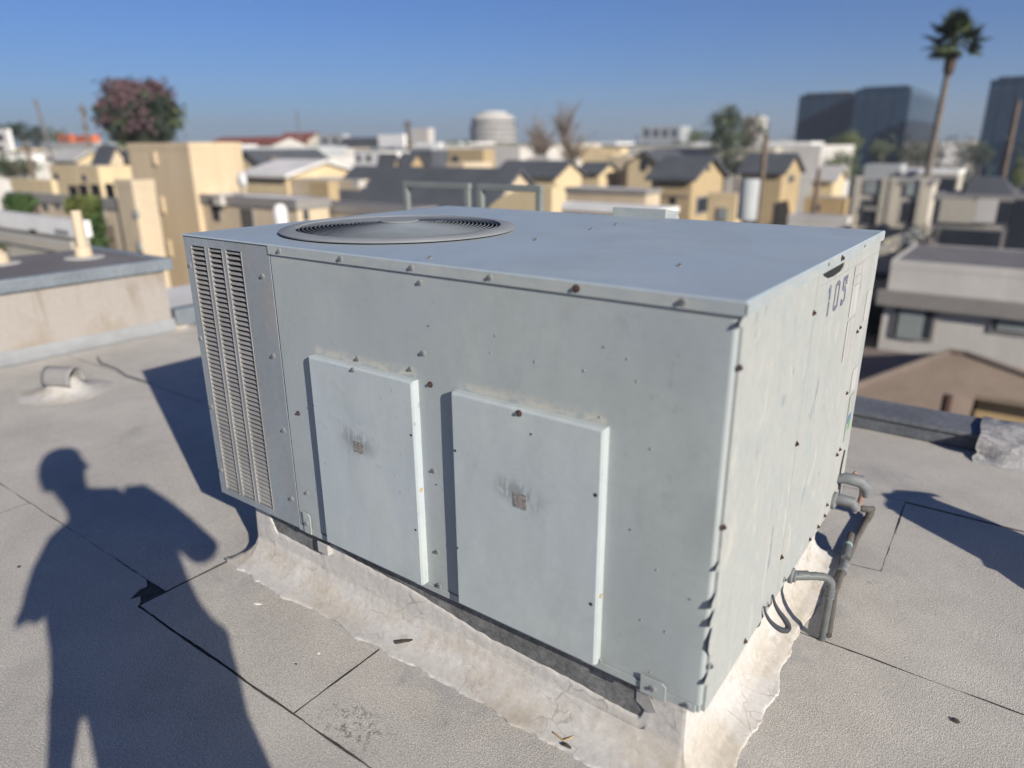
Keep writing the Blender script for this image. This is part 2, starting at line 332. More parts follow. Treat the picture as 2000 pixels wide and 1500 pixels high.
# ------------------------------------------------------------------ mesh helpers
class MB:
    def __init__(s): s.v = []; s.f = []
    def add(s, vs, fs):
        o = len(s.v); s.v += [tuple(p) for p in vs]; s.f += [tuple(i + o for i in f) for f in fs]; return s
    def box(s, x0, x1, y0, y1, z0, z1):
        return s.add([(x0, y0, z0), (x1, y0, z0), (x1, y1, z0), (x0, y1, z0), (x0, y0, z1), (x1, y0, z1), (x1, y1, z1), (x0, y1, z1)],
                     [(0, 3, 2, 1), (4, 5, 6, 7), (0, 1, 5, 4), (1, 2, 6, 5), (2, 3, 7, 6), (3, 0, 4, 7)])
    def prism(s, pts, vec):       # polygon extruded along vec
        n = len(pts); a = [Vector(p) for p in pts]; b = [p + Vector(vec) for p in a]
        return s.add(a + b, [tuple(range(n))[::-1], tuple(range(n, 2 * n))] + [(i, (i + 1) % n, n + (i + 1) % n, n + i) for i in range(n)])
    def tube(s, path, r, n=10, caps=True):
        path = [Vector(p) for p in path]; rs = r if isinstance(r, (list, tuple)) else [r] * len(path); rings = []
        up = None
        for i, p in enumerate(path):
            t = (path[min(i + 1, len(path) - 1)] - path[max(i - 1, 0)]).normalized()
            if up is None: up = t.orthogonal().normalized()
            up = (up - t * up.dot(t)).normalized(); sd = t.cross(up)
            rings.append([p + (up * math.cos(2 * PI * k / n) + sd * math.sin(2 * PI * k / n)) * rs[i] for k in range(n)])
        vs = [q for rg in rings for q in rg]; fs = []
        for i in range(len(rings) - 1):
            for k in range(n): fs.append((i * n + k, i * n + (k + 1) % n, (i + 1) * n + (k + 1) % n, (i + 1) * n + k))
        if caps: fs += [tuple(range(n))[::-1], tuple(range((len(rings) - 1) * n, len(rings) * n))]
        return s.add(vs, fs)
    def lathe(s, prof, c, n=32, axis='z', caps=True):      # prof: (r, h)
        vs = []; fs = []
        for r, h in prof:
            for k in range(n):
                a = 2 * PI * k / n; x, y = r * math.cos(a), r * math.sin(a)
                vs.append((c[0] + x, c[1] + y, c[2] + h) if axis == 'z' else ((c[0] + h, c[1] + x, c[2] + y) if axis == 'x' else (c[0] + x, c[1] + h, c[2] + y)))
        for i in range(len(prof) - 1):
            for k in range(n): fs.append((i * n + k, i * n + (k + 1) % n, (i + 1) * n + (k + 1) % n, (i + 1) * n + k))
        if caps: fs += [tuple(range(n))[::-1], tuple(range((len(prof) - 1) * n, len(prof) * n))]
        return s.add(vs, fs)
    def torus(s, c, R, r, n=64, m=6):
        vs = []; fs = []
        for i in range(n):
            a = 2 * PI * i / n
            for j in range(m):
                b = 2 * PI * j / m; q = R + r * math.cos(b); vs.append((c[0] + q * math.cos(a), c[1] + q * math.sin(a), c[2] + r * math.sin(b)))
        for i in range(n):
            for j in range(m): fs.append((i * m + j, ((i + 1) % n) * m + j, ((i + 1) % n) * m + (j + 1) % m, i * m + (j + 1) % m))
        return s.add(vs, fs)
    def grid(s, P):               # P[i][j] points
        a, b = len(P), len(P[0])
        return s.add([p for r in P for p in r], [(i * b + j, i * b + j + 1, (i + 1) * b + j + 1, (i + 1) * b + j) for i in range(a - 1) for j in range(b - 1)])
    def mesh(s, name, m, smooth=False):
        me = bpy.data.meshes.new(name); me.from_pydata(s.v, [], s.f)
        bm = bmesh.new(); bm.from_mesh(me); bmesh.ops.recalc_face_normals(bm, faces=bm.faces); bm.to_mesh(me); bm.free()
        me.materials.append(m)
        if smooth:
            me.shade_smooth()
            try: me.set_sharp_from_angle(angle=math.radians(40))
            except Exception: pass
        me.update(); return me
    def build(s, name, m, parent=None, smooth=False):
        return put(name, s.mesh(name, m, smooth), parent)
def put(name, me, parent=None, loc=None):
    o = bpy.data.objects.new(name, me); COL.objects.link(o)
    if parent is not None:
        o.parent = parent; o.matrix_parent_inverse = wmat(parent).inverted()
    if loc is not None: o.location = loc
    return o
def wmat(o):
    m = Matrix.LocRotScale(o.location, o.rotation_euler, o.scale)
    return m if o.parent is None else wmat(o.parent) @ o.matrix_parent_inverse @ m
def tag(o, label=None, cat=None, group=None, kind=None):
    if label: o['label'] = label
    if cat: o['category'] = cat
    if group: o['group'] = group
    if kind: o['kind'] = kind
    return o
def thing(name, label, cat, loc, group=None):
    o = bpy.data.objects.new(name, None); COL.objects.link(o); o.location = loc; o.empty_display_size = .1
    return tag(o, label, cat, group)
def bevel(o, wd, seg=2):
    b = o.modifiers.new('bevel', 'BEVEL'); b.width = wd; b.segments = seg; b.limit_method = 'ANGLE'; b.angle_limit = math.radians(40); return o
def nz(x, y=0, z=0): return noise.noise(Vector((x, y, z)))

# ------------------------------------------------------------------ ground, our building and its roof
tag(MB().add([(-4000, -4000, ST), (4000, -4000, ST), (4000, 4000, ST), (-4000, 4000, ST)], [(0, 1, 2, 3)]).build('ground', M['street']), kind='structure')
own = thing('apartment_building', 'building whose flat grey roof carries the air conditioner', 'building', (-1.5, 0, ST))
MB().box(-5.9, 3.5, -5, 3.06, ST, GZ - .06).build('wall', M['cream'], own)
roof = MB().box(-5.55, 3.5, -5, 2.8, GZ - .06, GZ - .004).build('roof', M['tar']); tag(roof, kind='structure')
def sheet(poly, seed):
    pts = []
    n = len(poly)
    for i in range(n):
        a, b = Vector((*poly[i], 0)), Vector((*poly[(i + 1) % n], 0)); ln = (b - a).length; k = max(2, int(ln / .03)); t = (b - a).normalized(); nn = Vector((-t.y, t.x, 0))
        for j in range(k):
            p = a.lerp(b, j / k); w_ = nz(p.x * 6 + seed * .3, p.y * 6, seed) * .0045 + nz(p.x * 30, p.y * 30, seed) * .0022
            pts.append(p + nn * (w_ if 0 < j else 0))
    top = GZ + .0006 * (seed % 3)
    m = MB(); n = len(pts); m.add([(p.x, p.y, top) for p in pts] + [(p.x, p.y, GZ - .004) for p in pts], [tuple(range(n))] + [(i, n + i, n + (i + 1) % n, (i + 1) % n) for i in range(n)])
    o = m.build('membrane_sheet', M['roof'], roof); o.data.materials.append(M['tar'])
    for p in o.data.polygons:
        if len(p.vertices) == 4: p.material_index = 1
    return o
def rect(x0, y0, x1, y1): return [(x0, y0), (x1, y0), (x1, y1), (x0, y1)]
g = .0019
h_ = .0028
SH = [rect(-5.5, -.287 + g, -1.86 - g, .90 - g),
      [(-3.0 + g, -1.57 + g), (.3 - g, -1.57 + g), (.3 - g, -.3855 - g), (-1.0, -.3855 - g), (-1.852, -.39 - g), (-1.872, -.372), (-1.905, -.355), (-1.918, -.385), (-1.948, -.335), (-1.944, -.31), (-1.99, -.287 - g), (-3.0 + g, -.287 - g)],
      rect(-5.5, -1.57 + g, -3.0 - g, -.287 - g),
      [(-1.855 + g, -.384 + g), (-1.015 - g, -.384 + g), (-1.015 - g, .8 - g), (-1.855 + g, .8 - g)], rect(-1.0125 + g, -.3845 + g, 3.4, .8 - h_),
      rect(.3 + g, -1.57 + g, 3.4, -.386 - g),
      rect(-5.5, .90 + g, -1.5 - g, 2.02 - g), [(-1.5 + g, .8 + h_), (3.4, .8 + h_), (3.4, 1.95 - g), (.170, 1.975 - g), (.184, 1.332), (.02, 1.305), (-1.5 + g, 1.30)],
      [(-1.5 + g, 1.30 + 2 * g), (.02, 1.305 + 2 * g), (.184 - 2 * g, 1.332 + 2 * g), (.170 - 2 * g, 1.985 - g), (-1.5 + g, 1.985 - g)],
      rect(-5.5, 2.02 + g, -1.5 - g, 2.79), [(-1.5, 1.99 + g), (.17, 1.985 + g), (3.4, 1.96 + g), (3.4, 2.79), (-1.5, 2.79)],
      rect(-5.5, -2.75, 3.4, -1.575), rect(-5.5, -5, 3.4, -2.76)]
for i, p in enumerate(SH): sheet(p, i)

# ------------------------------------------------------------------ roof curb below the unit
CX0, CX1, CY0, CY1 = -1.775, -.055, .06, 1.27
curb = thing('roof_curb', 'low metal curb with white coating under the air conditioner', 'curb', (-.9, .65, GZ))
bevel(MB().box(CX0, CX1, CY0, CY1, GZ - .002, -.006).build('curb_frame', M['galv'], curb), .004)
def coat():
    per = []                                          # clockwise seen from above, points with normals, dense
    def edge(a, b, n, step=.008):
        k = int((Vector(b) - Vector(a)).length / step)
        for i in range(k + 1):
            p = Vector(a).lerp(Vector(b), i / k); per.append((p, Vector(n)))
    def corner(p, n0, n1, k=10):
        for i in range(1, k):
            a = i / k; n = (Vector(n0) * (1 - a) + Vector(n1) * a); per.append((Vector(p), n / max(abs(n.x), abs(n.y)) * (1 - .12 * math.sin(a * PI))))
    r = [(CX0, CY0), (CX1, CY0), (CX1, CY1), (CX0, CY1)]; nn = [(0, -1), (1, 0), (0, 1), (-1, 0)]
    for i in range(4):
        edge(r[i], r[(i + 1) % 4], nn[i]); corner(r[(i + 1) % 4], nn[i], nn[(i + 1) % 4])
    per.append(per[0])
    P = []; s_ = 0; last = per[0][0]
    tops = [(-1.80, -.035), (-1.70, -.04), (-1.66, -.115), (-1.49, -.125), (-1.41, -.125), (-1.38, -.055), (-1.30, -.062), (-1.22, -.080), (-1.05, -.085), (-.87, -.103), (-.653, -.126), (-.405, -.137), (-.247, -.148), (-.17, -.143), (-.15, -.065), (-.05, -.02)]
    for p, n in per:
        s_ += (p - last).length; last = p
        x, y = p
        if n.y < -.7:
            k = 0
            while k < len(tops) - 2 and tops[k + 1][0] < x: k += 1
            a, b = tops[k], tops[k + 1]; tz = a[1] + (b[1] - a[1]) * min(1, max(0, (x - a[0]) / (b[0] - a[0])))
            out_ = .112
        elif n.x > .3: tz = -.016; out_ = .102 + .035 * nz(y * 2.1, 3)
        else: tz = -.02; out_ = .08
        tz += .006 * nz(x * 7, y * 7, 1) + .004 * nz(x * 30, y * 30, 2); tz = min(tz, -.012)
        out_ += .014 * nz(x * 5, y * 5, 4); ka_ = .25 + 1.3 * abs(nz(x * 3.3, y * 3.3, 11)); ob_ = .013 * nz(x * 11, y * 11, 5) + ka_ * (.008 * nz(x * 27, y * 27, 6) + .008 * nz(x * 62, y * 62, 2))
        prof = [(.0008, tz), (.004, tz - .006), (.0055, tz * .6 + GZ * .4), (.007, GZ + .085), (.018, GZ + .058), (.036, GZ + .036), (.058, GZ + .020), (.082, GZ + .0115), (out_ * .97, GZ + .0062), (out_ + ob_, GZ + .0042 + .003 * max(0, nz(x * 70, y * 70, 9))), (out_ + ob_ + .003, GZ - .001)]
        row = []; np_ = len(prof) - 1
        for ji in range(np_ * 4 + 1):
            j = min(np_ - 1, ji // 4); f_ = ji / 4 - j; o_ = prof[j][0] + (prof[j + 1][0] - prof[j][0]) * f_; z_ = prof[j][1] + (prof[j + 1][1] - prof[j][1]) * f_
            q = p + n * o_
            d = .0016 * nz(q.x * 9, q.y * 9, z_ * 9 + 3) + .0011 * nz(q.x * 34, q.y * 34, z_ * 34) + .0009 * nz(q.x * 85, q.y * 85, z_ * 85)
            d *= min(1, ji / 5) * min(1, (np_ * 4 - ji) / 7)
            q = q + n * d; row.append((q.x, q.y, z_ + abs(d) * .6))
        P.append(row)
    me = MB().grid(P); o = me.build('roof_coating', M['mastic'], curb); o.data.shade_smooth()
coat()
bevel(MB().box(-1.398, -1.342, .036, .058, -.094, -.052).build('clip', M['mastic2'], curb), .003)
# grey patch flap of sheet metal peeled near the corner
MB().prism([(-.185, .0585, -.060), (-.150, .052, -.058), (-.125, .050, -.10), (-.150, .054, -.118), (-.185, .0585, -.10)], (0, -.0015, 0)).build('flashing_scrap', M['mastic2'], curb)

# ------------------------------------------------------------------ the rooftop unit
U = thing('rooftop_air_conditioner', 'large pale grey packaged air conditioner on a white coated curb', 'air conditioner', (-.945, .67, 0))
LP = -1.428                                            # right edge of the louver panel
MB().box(-L + .03, -.02, .03, W - .03, .012, H - .03).build('inner_casing', M['dark'], U)
bevel(MB().box(-L + .004, -.004, .004, W - .004, 0, .022).build('base_rail', M['front'], U), .002)
# main front panel, with a rolled right edge
fp = MB()
xs = [LP + .003] + [LP + .003 + (-.0115 - LP - .003) * i / 24 for i in range(1, 25)]
zs = [.024 + (.945 - .024) * j / 16 for j in range(17)]
P = []
for x in xs: P.append([(x, .0006 * nz(x * 3, z * 3) + .0008 * nz(x * 7, z * 7, 2), z) for z in zs])
for a in (15, 30, 45, 60, 75, 90):
    a = math.radians(a); P.append([(-.0115 + .0105 * math.sin(a), .009 * (1 - math.cos(a)), z) for z in zs])
P.append([(-.001, .03, z) for z in zs])
fpo = fp.grid(P).build('front_panel', M['front'], U, True)
bevel(MB().box(LP - .004, -.012, -.0035, .003, .001, .0225).build('bottom_flange', M['front'], U), .001)
# lid: top sheet, drip edge and rounded rim
FC = (-1.365, .488); FR = .392
lid = MB(); n = 72
out_ = [];
x0, x1, y0, y1 = -L - .005, .012, -.0035, W + .006
for k in range(n):
    a = 2 * PI * k / n; dx, dy = math.cos(a), math.sin(a)
    t = min(((x1 if dx > 0 else x0) - FC[0]) / dx if abs(dx) > 1e-6 else 9, ((y1 if dy > 0 else y0) - FC[1]) / dy if abs(dy) > 1e-6 else 9)
    out_.append((FC[0] + dx * t, FC[1] + dy * t))
cor = [(x0, y0), (x1, y0), (x1, y1), (x0, y1)]
for c_ in cor:
    k = min(range(n), key=lambda i: (out_[i][0] - c_[0]) ** 2 + (out_[i][1] - c_[1]) ** 2); out_[k] = c_
RR = .365
rings = []
for f_ in (0, .12, .3, .5, .7, .88, 1.0):
    rings.append([(FC[0] + RR * math.cos(2 * PI * k / n) + (out_[k][0] - FC[0] - RR * math.cos(2 * PI * k / n)) * f_, FC[1] + RR * math.sin(2 * PI * k / n) + (out_[k][1] - FC[1] - RR * math.sin(2 * PI * k / n)) * f_) for k in range(n)])
def lidz(x, y, f_): return H + (0 if f_ in (0, 6) else .0018 * nz(x * 2.2, y * 2.2) + .0009 * nz(x * 6, y * 6))
vs = [(x, y, lidz(x, y, i)) for i, rg in enumerate(rings) for x, y in rg]
fs = [(i * n + k, i * n + (k + 1) % n, (i + 1) * n + (k + 1) % n, (i + 1) * n + k) for i in range(6) for k in range(n)]
b0 = len(vs); vs += [(x + (-.003 if x < x0 + .001 else .003 if x > x1 - .001 else 0), y + (-.003 if y < y0 + .001 else .003 if y > y1 - .001 else 0), H - .004) for x, y in out_]
fs += [(6 * n + k, 6 * n + (k + 1) % n, b0 + (k + 1) % n, b0 + k) for k in range(n)]
lid.add(vs, fs); lid.build('top_panel', M['top'], U, True)
drip = MB()
drip.box(LP, .0140, -.0064, -.0040, .937, H - .003)                # front drip edge
drip.box(.0125, .0155, -.0060, W + .006, .937, H - .003)
drip.box(-L - .008, .0125, W + .0065, W + .0095, .937, H - .003)
drip.box(-L - .0075, -L - .0055, .002, W + .006, .937, H - .003)
bevel(drip.build('drip_edge', M['front'], U), .001)
MB().box(.0139, .0157, -.0066, -.0040, .941, H - .006).build('corner_gap', M['gap'], U)
# louver panel: sheet with three openings
lp = MB(); cols = [(-1.857, -1.768), (-1.755, -1.672), (-1.659, -1.568)]; Z0, Z1 = .030, .932
e = [-L - .004] + [q for c_ in cols for q in c_] + [LP]
for i in range(0, 8, 2): lp.box(e[i], e[i + 1], -.0022, 0, .004, H - .001)
for a, b in cols: lp.box(a, b, -.0022, 0, .004, Z0); lp.box(a, b, -.0022, 0, Z1, H - .001)
lp.box(-L - .004, -L - .001, 0, .06, .004, H - .001)
bevel(lp.build('louver_panel', M['louver'], U), .0006, 1)
LPO = [o for o in U.children if o.name.startswith('louver_panel')][0]
for a, b in cols:
    for xx in (a + .0015, b - .0045): MB().box(xx, xx + .003, -.004, .024, Z0, Z1).build('louver_jamb', M['slat'], LPO)
sm = {}
NS = 55; pitch = (Z1 - Z0) / NS
for ci, (a, b) in enumerate(cols):
    me = MB().prism([(0, .0075, .0050), (0, .0058, .0058), (0, -.0062, -.0026), (0, -.0052, -.0040)], (b - a - .008, 0, 0)).mesh('slat', M['slat'])
    for k in range(NS):
        o = put('slat', me, LPO); o.matrix_parent_inverse = Matrix(); o.location = Vector((a + .004, .004, Z0 + (k + .5) * pitch))
        o.rotation_euler.x = random.uniform(-.05, .05)
# screws --------------------------------------------------------------
def screw_mesh(mat, wmat_=None, r=.0047, h=.0055):
    m = MB(); m.lathe([(r * 1.75, 0), (r * 1.7, .0012), (r * 1.1, .0016)], (0, 0, 0), 14)
    a = m.mesh('screw', wmat_ or mat)
    a.materials.append(mat); base = len(a.polygons)
    m2 = MB(); m2.add(m.v, m.f); m2.lathe([(r, .0014), (r, h), (r * .8, h + .001), (r * .55, h + .0002)], (0, 0, 0), 6)
    me = m2.mesh('screw', wmat_ or mat); me.materials.append(mat)
    for p in me.polygons:
        if p.index >= base: p.material_index = 1
    return me
SZ = screw_mesh(M['zinc'], M['washer']); SR = screw_mesh(M['rust'], M['rust'])
def screw(p, face, rusty=False, parent=None, s=1.0):
    o = put('screw', SR if rusty else SZ, None); o.parent = parent or U
    o.location = Vector(p) - (wmat(o.parent).translation)
    o.rotation_euler = {'y': (PI / 2, random.uniform(-.1, .1), 0), 'x': (0, PI / 2, random.uniform(-.1, .1)), 'z': (0, 0, random.uniform(0, 1))}[face]
    o.scale = (s * random.uniform(.93, 1.07),) * 3
for i, x in enumerate((-1.371, -1.102, -.836, -.586, -.352, -.11)): screw((x, -.0064, .951), 'y', i == 4, s=1.05)
for x, z, r in ((-.814, .915, 0), (-.815, .729, 0), (-.863, .677, 0), (-.794, .647, 1), (-1.071, .67, 0), (-1.372, .438, 1), (-1.372, .155, 0), (-.796, .396, 0), (-.798, .14, 0)): screw((x, -.0008, z), 'y', bool(r))
for x, z in ((-.792, .030), (-1.095, .014), (-.513, .013), (-.262, .028)): screw((x, -.0036, z), 'y', s=1.0)
screw((-.03, -.0036, .014), 'y', s=1.1)
for x, z in ((-1.473, .866), (-1.466, .612), (-1.458, .359), (-1.458, .108), (-1.878, .863), (-1.880, .607), (-1.876, .351), (-1.874, .10)): screw((x, -.0022, z), 'y', s=1.15)
for x, y in ((-.808, .507), (-.804, .836), (-.808, 1.02), (-.826, .053), (-.25, .30)): screw((x, y, H + .001), 'z', s=.9)
# small old screw holes and dimples on the front
hm = MB().lathe([(.0026, 0), (.0024, .0006)], (0, 0, 0), 8).mesh('hole', M['gap']); dm = MB().lathe([(.0030, 0), (.0020, .0012)], (0, 0, 0), 8).mesh('dimple', M['washer'])
def dot(p, face, me, name, sx=1.0, parent=None):
    o = put(name, me, None); o.parent = parent or U; o.location = Vector(p) - wmat(o.parent).translation
    o.rotation_euler = {'y': (PI / 2, 0, 0), 'x': (0, PI / 2, 0)}[face]; o.scale = (sx, sx, 1); return o
for px, py in ((967, 656), (958, 689), (1045, 706), (1226, 701), (1141, 724), (1244, 745), (1172, 815), (1271, 877), (1283, 1114), (1252, 1212), (1270, 1314), (1300, 1235)):
    q = on(px, py, 1, -.0012); dot((q.x, -.0006, q.z), 'y', dm, 'dimple', 1.0)
for px, py in ((1178, 678), (836, 637), (852, 947), (1230, 1035), (1346, 1171)):
    q = on(px, py, 1, -.0012); dot((q.x, -.0006, q.z), 'y', hm, 'hole', .8)
# two raised access panels ------------------------------------------
TD = .024
def access_panel(xa, xb, zt, zb, holes, lab, scr):
    m = MB(); ch = .007
    f0 = [(xa + .002, -TD, zb), (xb - ch, -TD, zb), (xb - ch, -TD, zt - ch), (xa + .002, -TD, zt - ch)]
    b0 = [(xa, 0, zb), (xb, 0, zb), (xb, 0, zt), (xa, 0, zt)]
    s0 = [(xa, -TD + .003, zb), (xb, -TD + .005, zb), (xb, -TD + .005, zt), (xa, -TD + .003, zt)]
    # face grid for slight waviness
    N = 12; P = [[(xa + .002 + (xb - ch - xa - .002) * i / N, -TD + (0 if i in (0, N) or j in (0, N) else .0009 * nz(xa * 9 + i * .5, j * .45)), zb + (zt - ch - zb) * j / N) for j in range(N + 1)] for i in range(N + 1)]
    m.grid(P)
    m.add(f0 + s0 + b0, [(0, 1, 5, 4), (1, 2, 6, 5), (2, 3, 7, 6), (3, 0, 4, 7), (4, 5, 9, 8), (5, 6, 10, 9), (6, 7, 11, 10), (7, 4, 8, 11)])
    o = m.build('access_panel', M['tray'], U); bevel(o, .0015, 2)
    tip = MB().prism([(xb - .006, -TD - .0004, zt - .006), (xb + .0006, -TD * .7, zt + .0006), (xb + .0006, 0, zt + .0006), (xb - .004, 0, zt + .0006)], (0.0006, 0, 0.0002))
    for px, py, k in holes:
        q = on(px, py, 1, -TD); dot((q.x, -TD - .0003, q.z), 'y', hm, 'hole', k, o)
    for px, py, r in scr:
        q = on(px, py, 1, -TD); screw((q.x, -TD - .0005, q.z), 'y', bool(r), o, 1.0)
    q0 = on(lab[0], lab[1], 1, -TD); q1 = on(lab[2], lab[3], 1, -TD)
    MB().box(q0.x, q1.x, -TD - .0012, -TD - .0002, q1.z, q0.z).build('latch_label', M['patchlabel'], o)
    sm_ = MB(); cx, cz = (q0.x + q1.x) / 2, (q0.z + q1.z) / 2
    return o
access_panel(-1.262, -.838, .652, .024, ((803, 850, 1.5), (812, 1035, 1.4), (612, 792, 1.1), (628, 957, .8)), (691, 860, 711, 888), ((690, 722, 0),))
access_panel(-.703, -.262, .652, .024, ((889, 880, 1.5), (894, 1070, 1.2), (1163, 967, 2.0), (1154, 1180, 1.9), (1037, 848, 1.2)), (1003, 960, 1028, 997), ((1014, 807, 1),))
# flange screws (tan plugs) on the right flanges
for x, z in ((-.8375, .33), (-.2615, .22)): dot((x + .0006, -TD * .45, z), 'x', MB().lathe([(.006, 0), (.005, .001)], (0, 0, 0), 10).mesh('plug', M['twig']), 'plug', 1.0)
# lifting brackets at the bottom of the front
def bracket(xa, xb, za, zb):
    b = MB().prism([(xa, -.0045, za), (xb, -.0045, za), (xb, -.0045, zb - .008), (xb - .01, -.0045, zb), (xa, -.0055, zb)], (0, -.004, 0)).build('corner_bracket', M['front'], U); bevel(b, .0008)
    screw(((xa + xb) / 2, -.0088, (za + zb) / 2), 'y', False, b, 1.15)
bracket(-.148, -.083, -.004, .046); bracket(-1.398, -1.362, .004, .080)
# right side: panel in two sheets with a seam, front edge torn in places
sp = MB()
def side_sheet(ya, yb, za, zb, x, name):
    P = [[(x + .0008 * nz(y_ * 4, z_ * 4) + .0006 * nz(y_ * 9, z_ * 9, 4), y_, z_) for z_ in [za + (zb - za) * j / 14 for j in range(15)]] for y_ in [ya + (yb - ya) * i / 12 for i in range(13)]]
    m = MB().grid(P)
    m.add([(x, ya, za), (x, ya, zb), (x - .02, ya, zb), (x - .02, ya, za)], [(0, 1, 2, 3)])
    m.add([(x, ya, zb), (x, yb, zb), (x - .02, yb, zb), (x - .02, ya, zb)], [(0, 1, 2, 3)])
    return m.build(name, M['side'], U)
s1 = side_sheet(.0115, .5535, .004, .939, .006, 'side_panel'); s2 = side_sheet(.5548, W + .004, .004, .899, .006, 'side_panel')
# upper strip of the rear side panel with a dark hand slot
ps = [(.5548, .900), (W + .004, .900), (W + .004, .936), (.835, .936), (.828, .918), (.80, .909), (.72, .9065), (.655, .910), (.60, .925), (.585, .936), (.5548, .936)]
MB().prism([(.003, a, b) for a, b in ps], (.0034, 0, 0)).build('side_panel', M['side'], U)
MB().box(-.012, .001, .57, .84, .895, .9365).build('hand_slot', M['gap'], U)
# torn strips along the corner: bent tabs standing in front of the front panel
for z_, h_, d_, t_ in ((.392, .022, .0055, .008), (.306, .038, .012, .010), (.258, .040, .010, .016), (.200, .085, .0050, .055), (.098, .030, .0075, .013), (.925, .022, .010, .006)):
    MB().prism([(.0062, .0112, z_ - h_ / 2), (.0068, -.001 - d_, z_ - h_ / 2 + t_ * .5), (.0066, -.001 - d_ * .7, z_ + h_ * .08), (.0062, .0112, z_ + h_ / 2)], (-.0012, 0, 0)).build('bent_tab', M['side'], U)
for y_, z_, r in ((.012, .833, 1), (.546, .84, 1), (.548, .484, 1), (.545, .139, 1), (.012, .485, 1), (.016, .13, 0), (1.161, .662, 1), (1.205, .667, 1), (1.146, .455, 1), (1.181, .239, 1), (1.140, .234, 1), (.897, .024, 1), (1.10, .06, 1), (1.085, .025, 1), (.277, .028, 1), (.46, .03, 0), (.62, .024, 0), (1.0, .022, 1), (1.2, .03, 0)):
    screw((.0068, y_, z_), 'x', bool(r), None, .95 if r else 1.1)
for y_, z_, r in ((.738, .953, 1),): screw((.0156, y_, z_), 'x', True, None, 1.1)
for y_, z_ in ((.60, .955), (1.03, .952)): MB().lathe([(.0055, 0), (.0045, .0008)], (.0153, y_, z_), 10, 'x').build('slotted_hole', M['gap'], U)
# stencilled number 105 -------------------------------------------------
def stroke(m, ya, yb, za, zb): m.add([(.0076, ya, za), (.0076, yb, za), (.0076, yb, zb), (.0076, ya, zb)], [(0, 1, 2, 3)])
zb_, zt_ = .802, .886
d1 = MB(); stroke(d1, .693, .706, zb_, .842); stroke(d1, .693, .706, .846, zt_); stroke(d1, .684, .693, .868, .880); d1.build('digit', M['stencil'], U)
d0 = MB(); stroke(d0, .757, .769, zb_ + .006, zt_ - .006); stroke(d0, .797, .809, zb_ + .006, zt_ - .006); stroke(d0, .769, .781, zb_, zb_ + .014); stroke(d0, .785, .797, zb_, zb_ + .014); stroke(d0, .769, .781, zt_ - .014, zt_); stroke(d0, .785, .797, zt_ - .014, zt_); d0.build('digit', M['stencil'], U)
d5 = MB(); stroke(d5, .848, .861, .848, zt_); stroke(d5, .863, .876, zt_ - .014, zt_); stroke(d5, .880, .898, zt_ - .026, zt_); stroke(d5, .861, .886, .842, .857); stroke(d5, .884, .897, zb_ + .008, .846); stroke(d5, .866, .880, zb_, zb_ + .014); stroke(d5, .848, .861, zb_, zb_ + .020); d5.build('digit', M['stencil'], U)
def stick(name, ya, yb, za, zb, mat): return MB().box(.0072, .0077, ya, yb, za, zb).build(name, mat, U)
stick('paper_label', .985, 1.095, .866, .895, M['sticker']); stick('paper_label', .985, 1.095, .838, .862, M['sticker']); stick('paper_label', .990, 1.085, .742, .834, M['blank']); stick('paper_label', .99, 1.10, .60, .73, M['sticker'])
rt = stick('rating_label', 1.225, 1.30, .25, .42, M['rating'])
MB().box(.0077, .0080, 1.235, 1.285, .312, .345).build('logo_band', M['blue'], rt); MB().prism([(.0078, 1.245, .288), (.0078, 1.285, .288), (.0078, 1.290, .322), (.0078, 1.262, .330)], (.0004, 0, 0)).build('logo_leaf', M['green'], rt)
stick('paper_label', 1.20, 1.28, .44, .52, M['blank']); stick('paper_label', 1.24, 1.30, .68, .78, M['blank'])
# left and rear sides
MB().box(-L - .004, -L - .001, .06, W, .004, H - .003).build('end_panel', M['louver'], U)
MB().box(-L, -.0, W - .001, W + .004, .004, .937).build('rear_panel', M['front'], U)
# fan guard -------------------------------------------------------------
fz = H + .016
MB().lathe([(.392, .004), (.400, .005), (.401, .009), (.398, .011), (.358, .0165), (.350, .0155), (.348, .008)], (FC[0], FC[1], H), 96, caps=False).build('guard_rim', M['rim'], U, True)
NR = 20
for k in range(NR):
    r = .078 + (.337 - .078) * k / (NR - 1)
    z_ = H + .011 + .017 * (1 - (r / .346) ** 2)
    MB().torus((FC[0], FC[1], z_), r, .0019, 72, 5).build('guard_ring', M['wire'], U, True)
for k in range(6):
    a = 2 * PI * k / 6 + .3
    MB().tube([(FC[0] + .06 * math.cos(a), FC[1] + .06 * math.sin(a), H + .0225), (FC[0] + .35 * math.cos(a), FC[1] + .35 * math.sin(a), H + .0070)], .0026, 6).build('guard_spoke', M['wire'], U)
MB().lathe([(.066, .026), (.069, .030), (.066, .033), (.03, .034), (.0005, .0342)], (FC[0], FC[1], H), 40).build('guard_hub', M['rim'], U, True)
MB().lathe([(.362, -.12), (.362, .0)], (FC[0], FC[1], H), 48, caps=False).build('fan_shroud', M['dark'], U)
MB().lathe([(.05, -.14), (.06, -.05), (.04, -.04)], (FC[0], FC[1], H), 20).build('fan_motor', M['black'], U)
for k in range(4):
    a = PI / 2 * k; c_, s_ = math.cos(a), math.sin(a); p = lambda r, t, z_: (FC[0] + r * c_ - t * s_, FC[1] + r * s_ + t * c_, H + z_)
    MB().prism([p(.05, -.04, -.09), p(.34, -.10, -.10), p(.34, .10, -.055), p(.05, .04, -.06)], (0, 0, .003)).build('fan_blade', M['rim'], U)
# outdoor air hood on the back
hd = MB(); hd.prism([(-1.00, W + .006, .60), (-1.00, W + .25, .60), (-1.00, W + .25, .80), (-1.00, W + .12, .985), (-1.00, W + .006, 1.0)], (.235, 0, 0))
bevel(hd.build('air_hood', M['front'], U), .003)
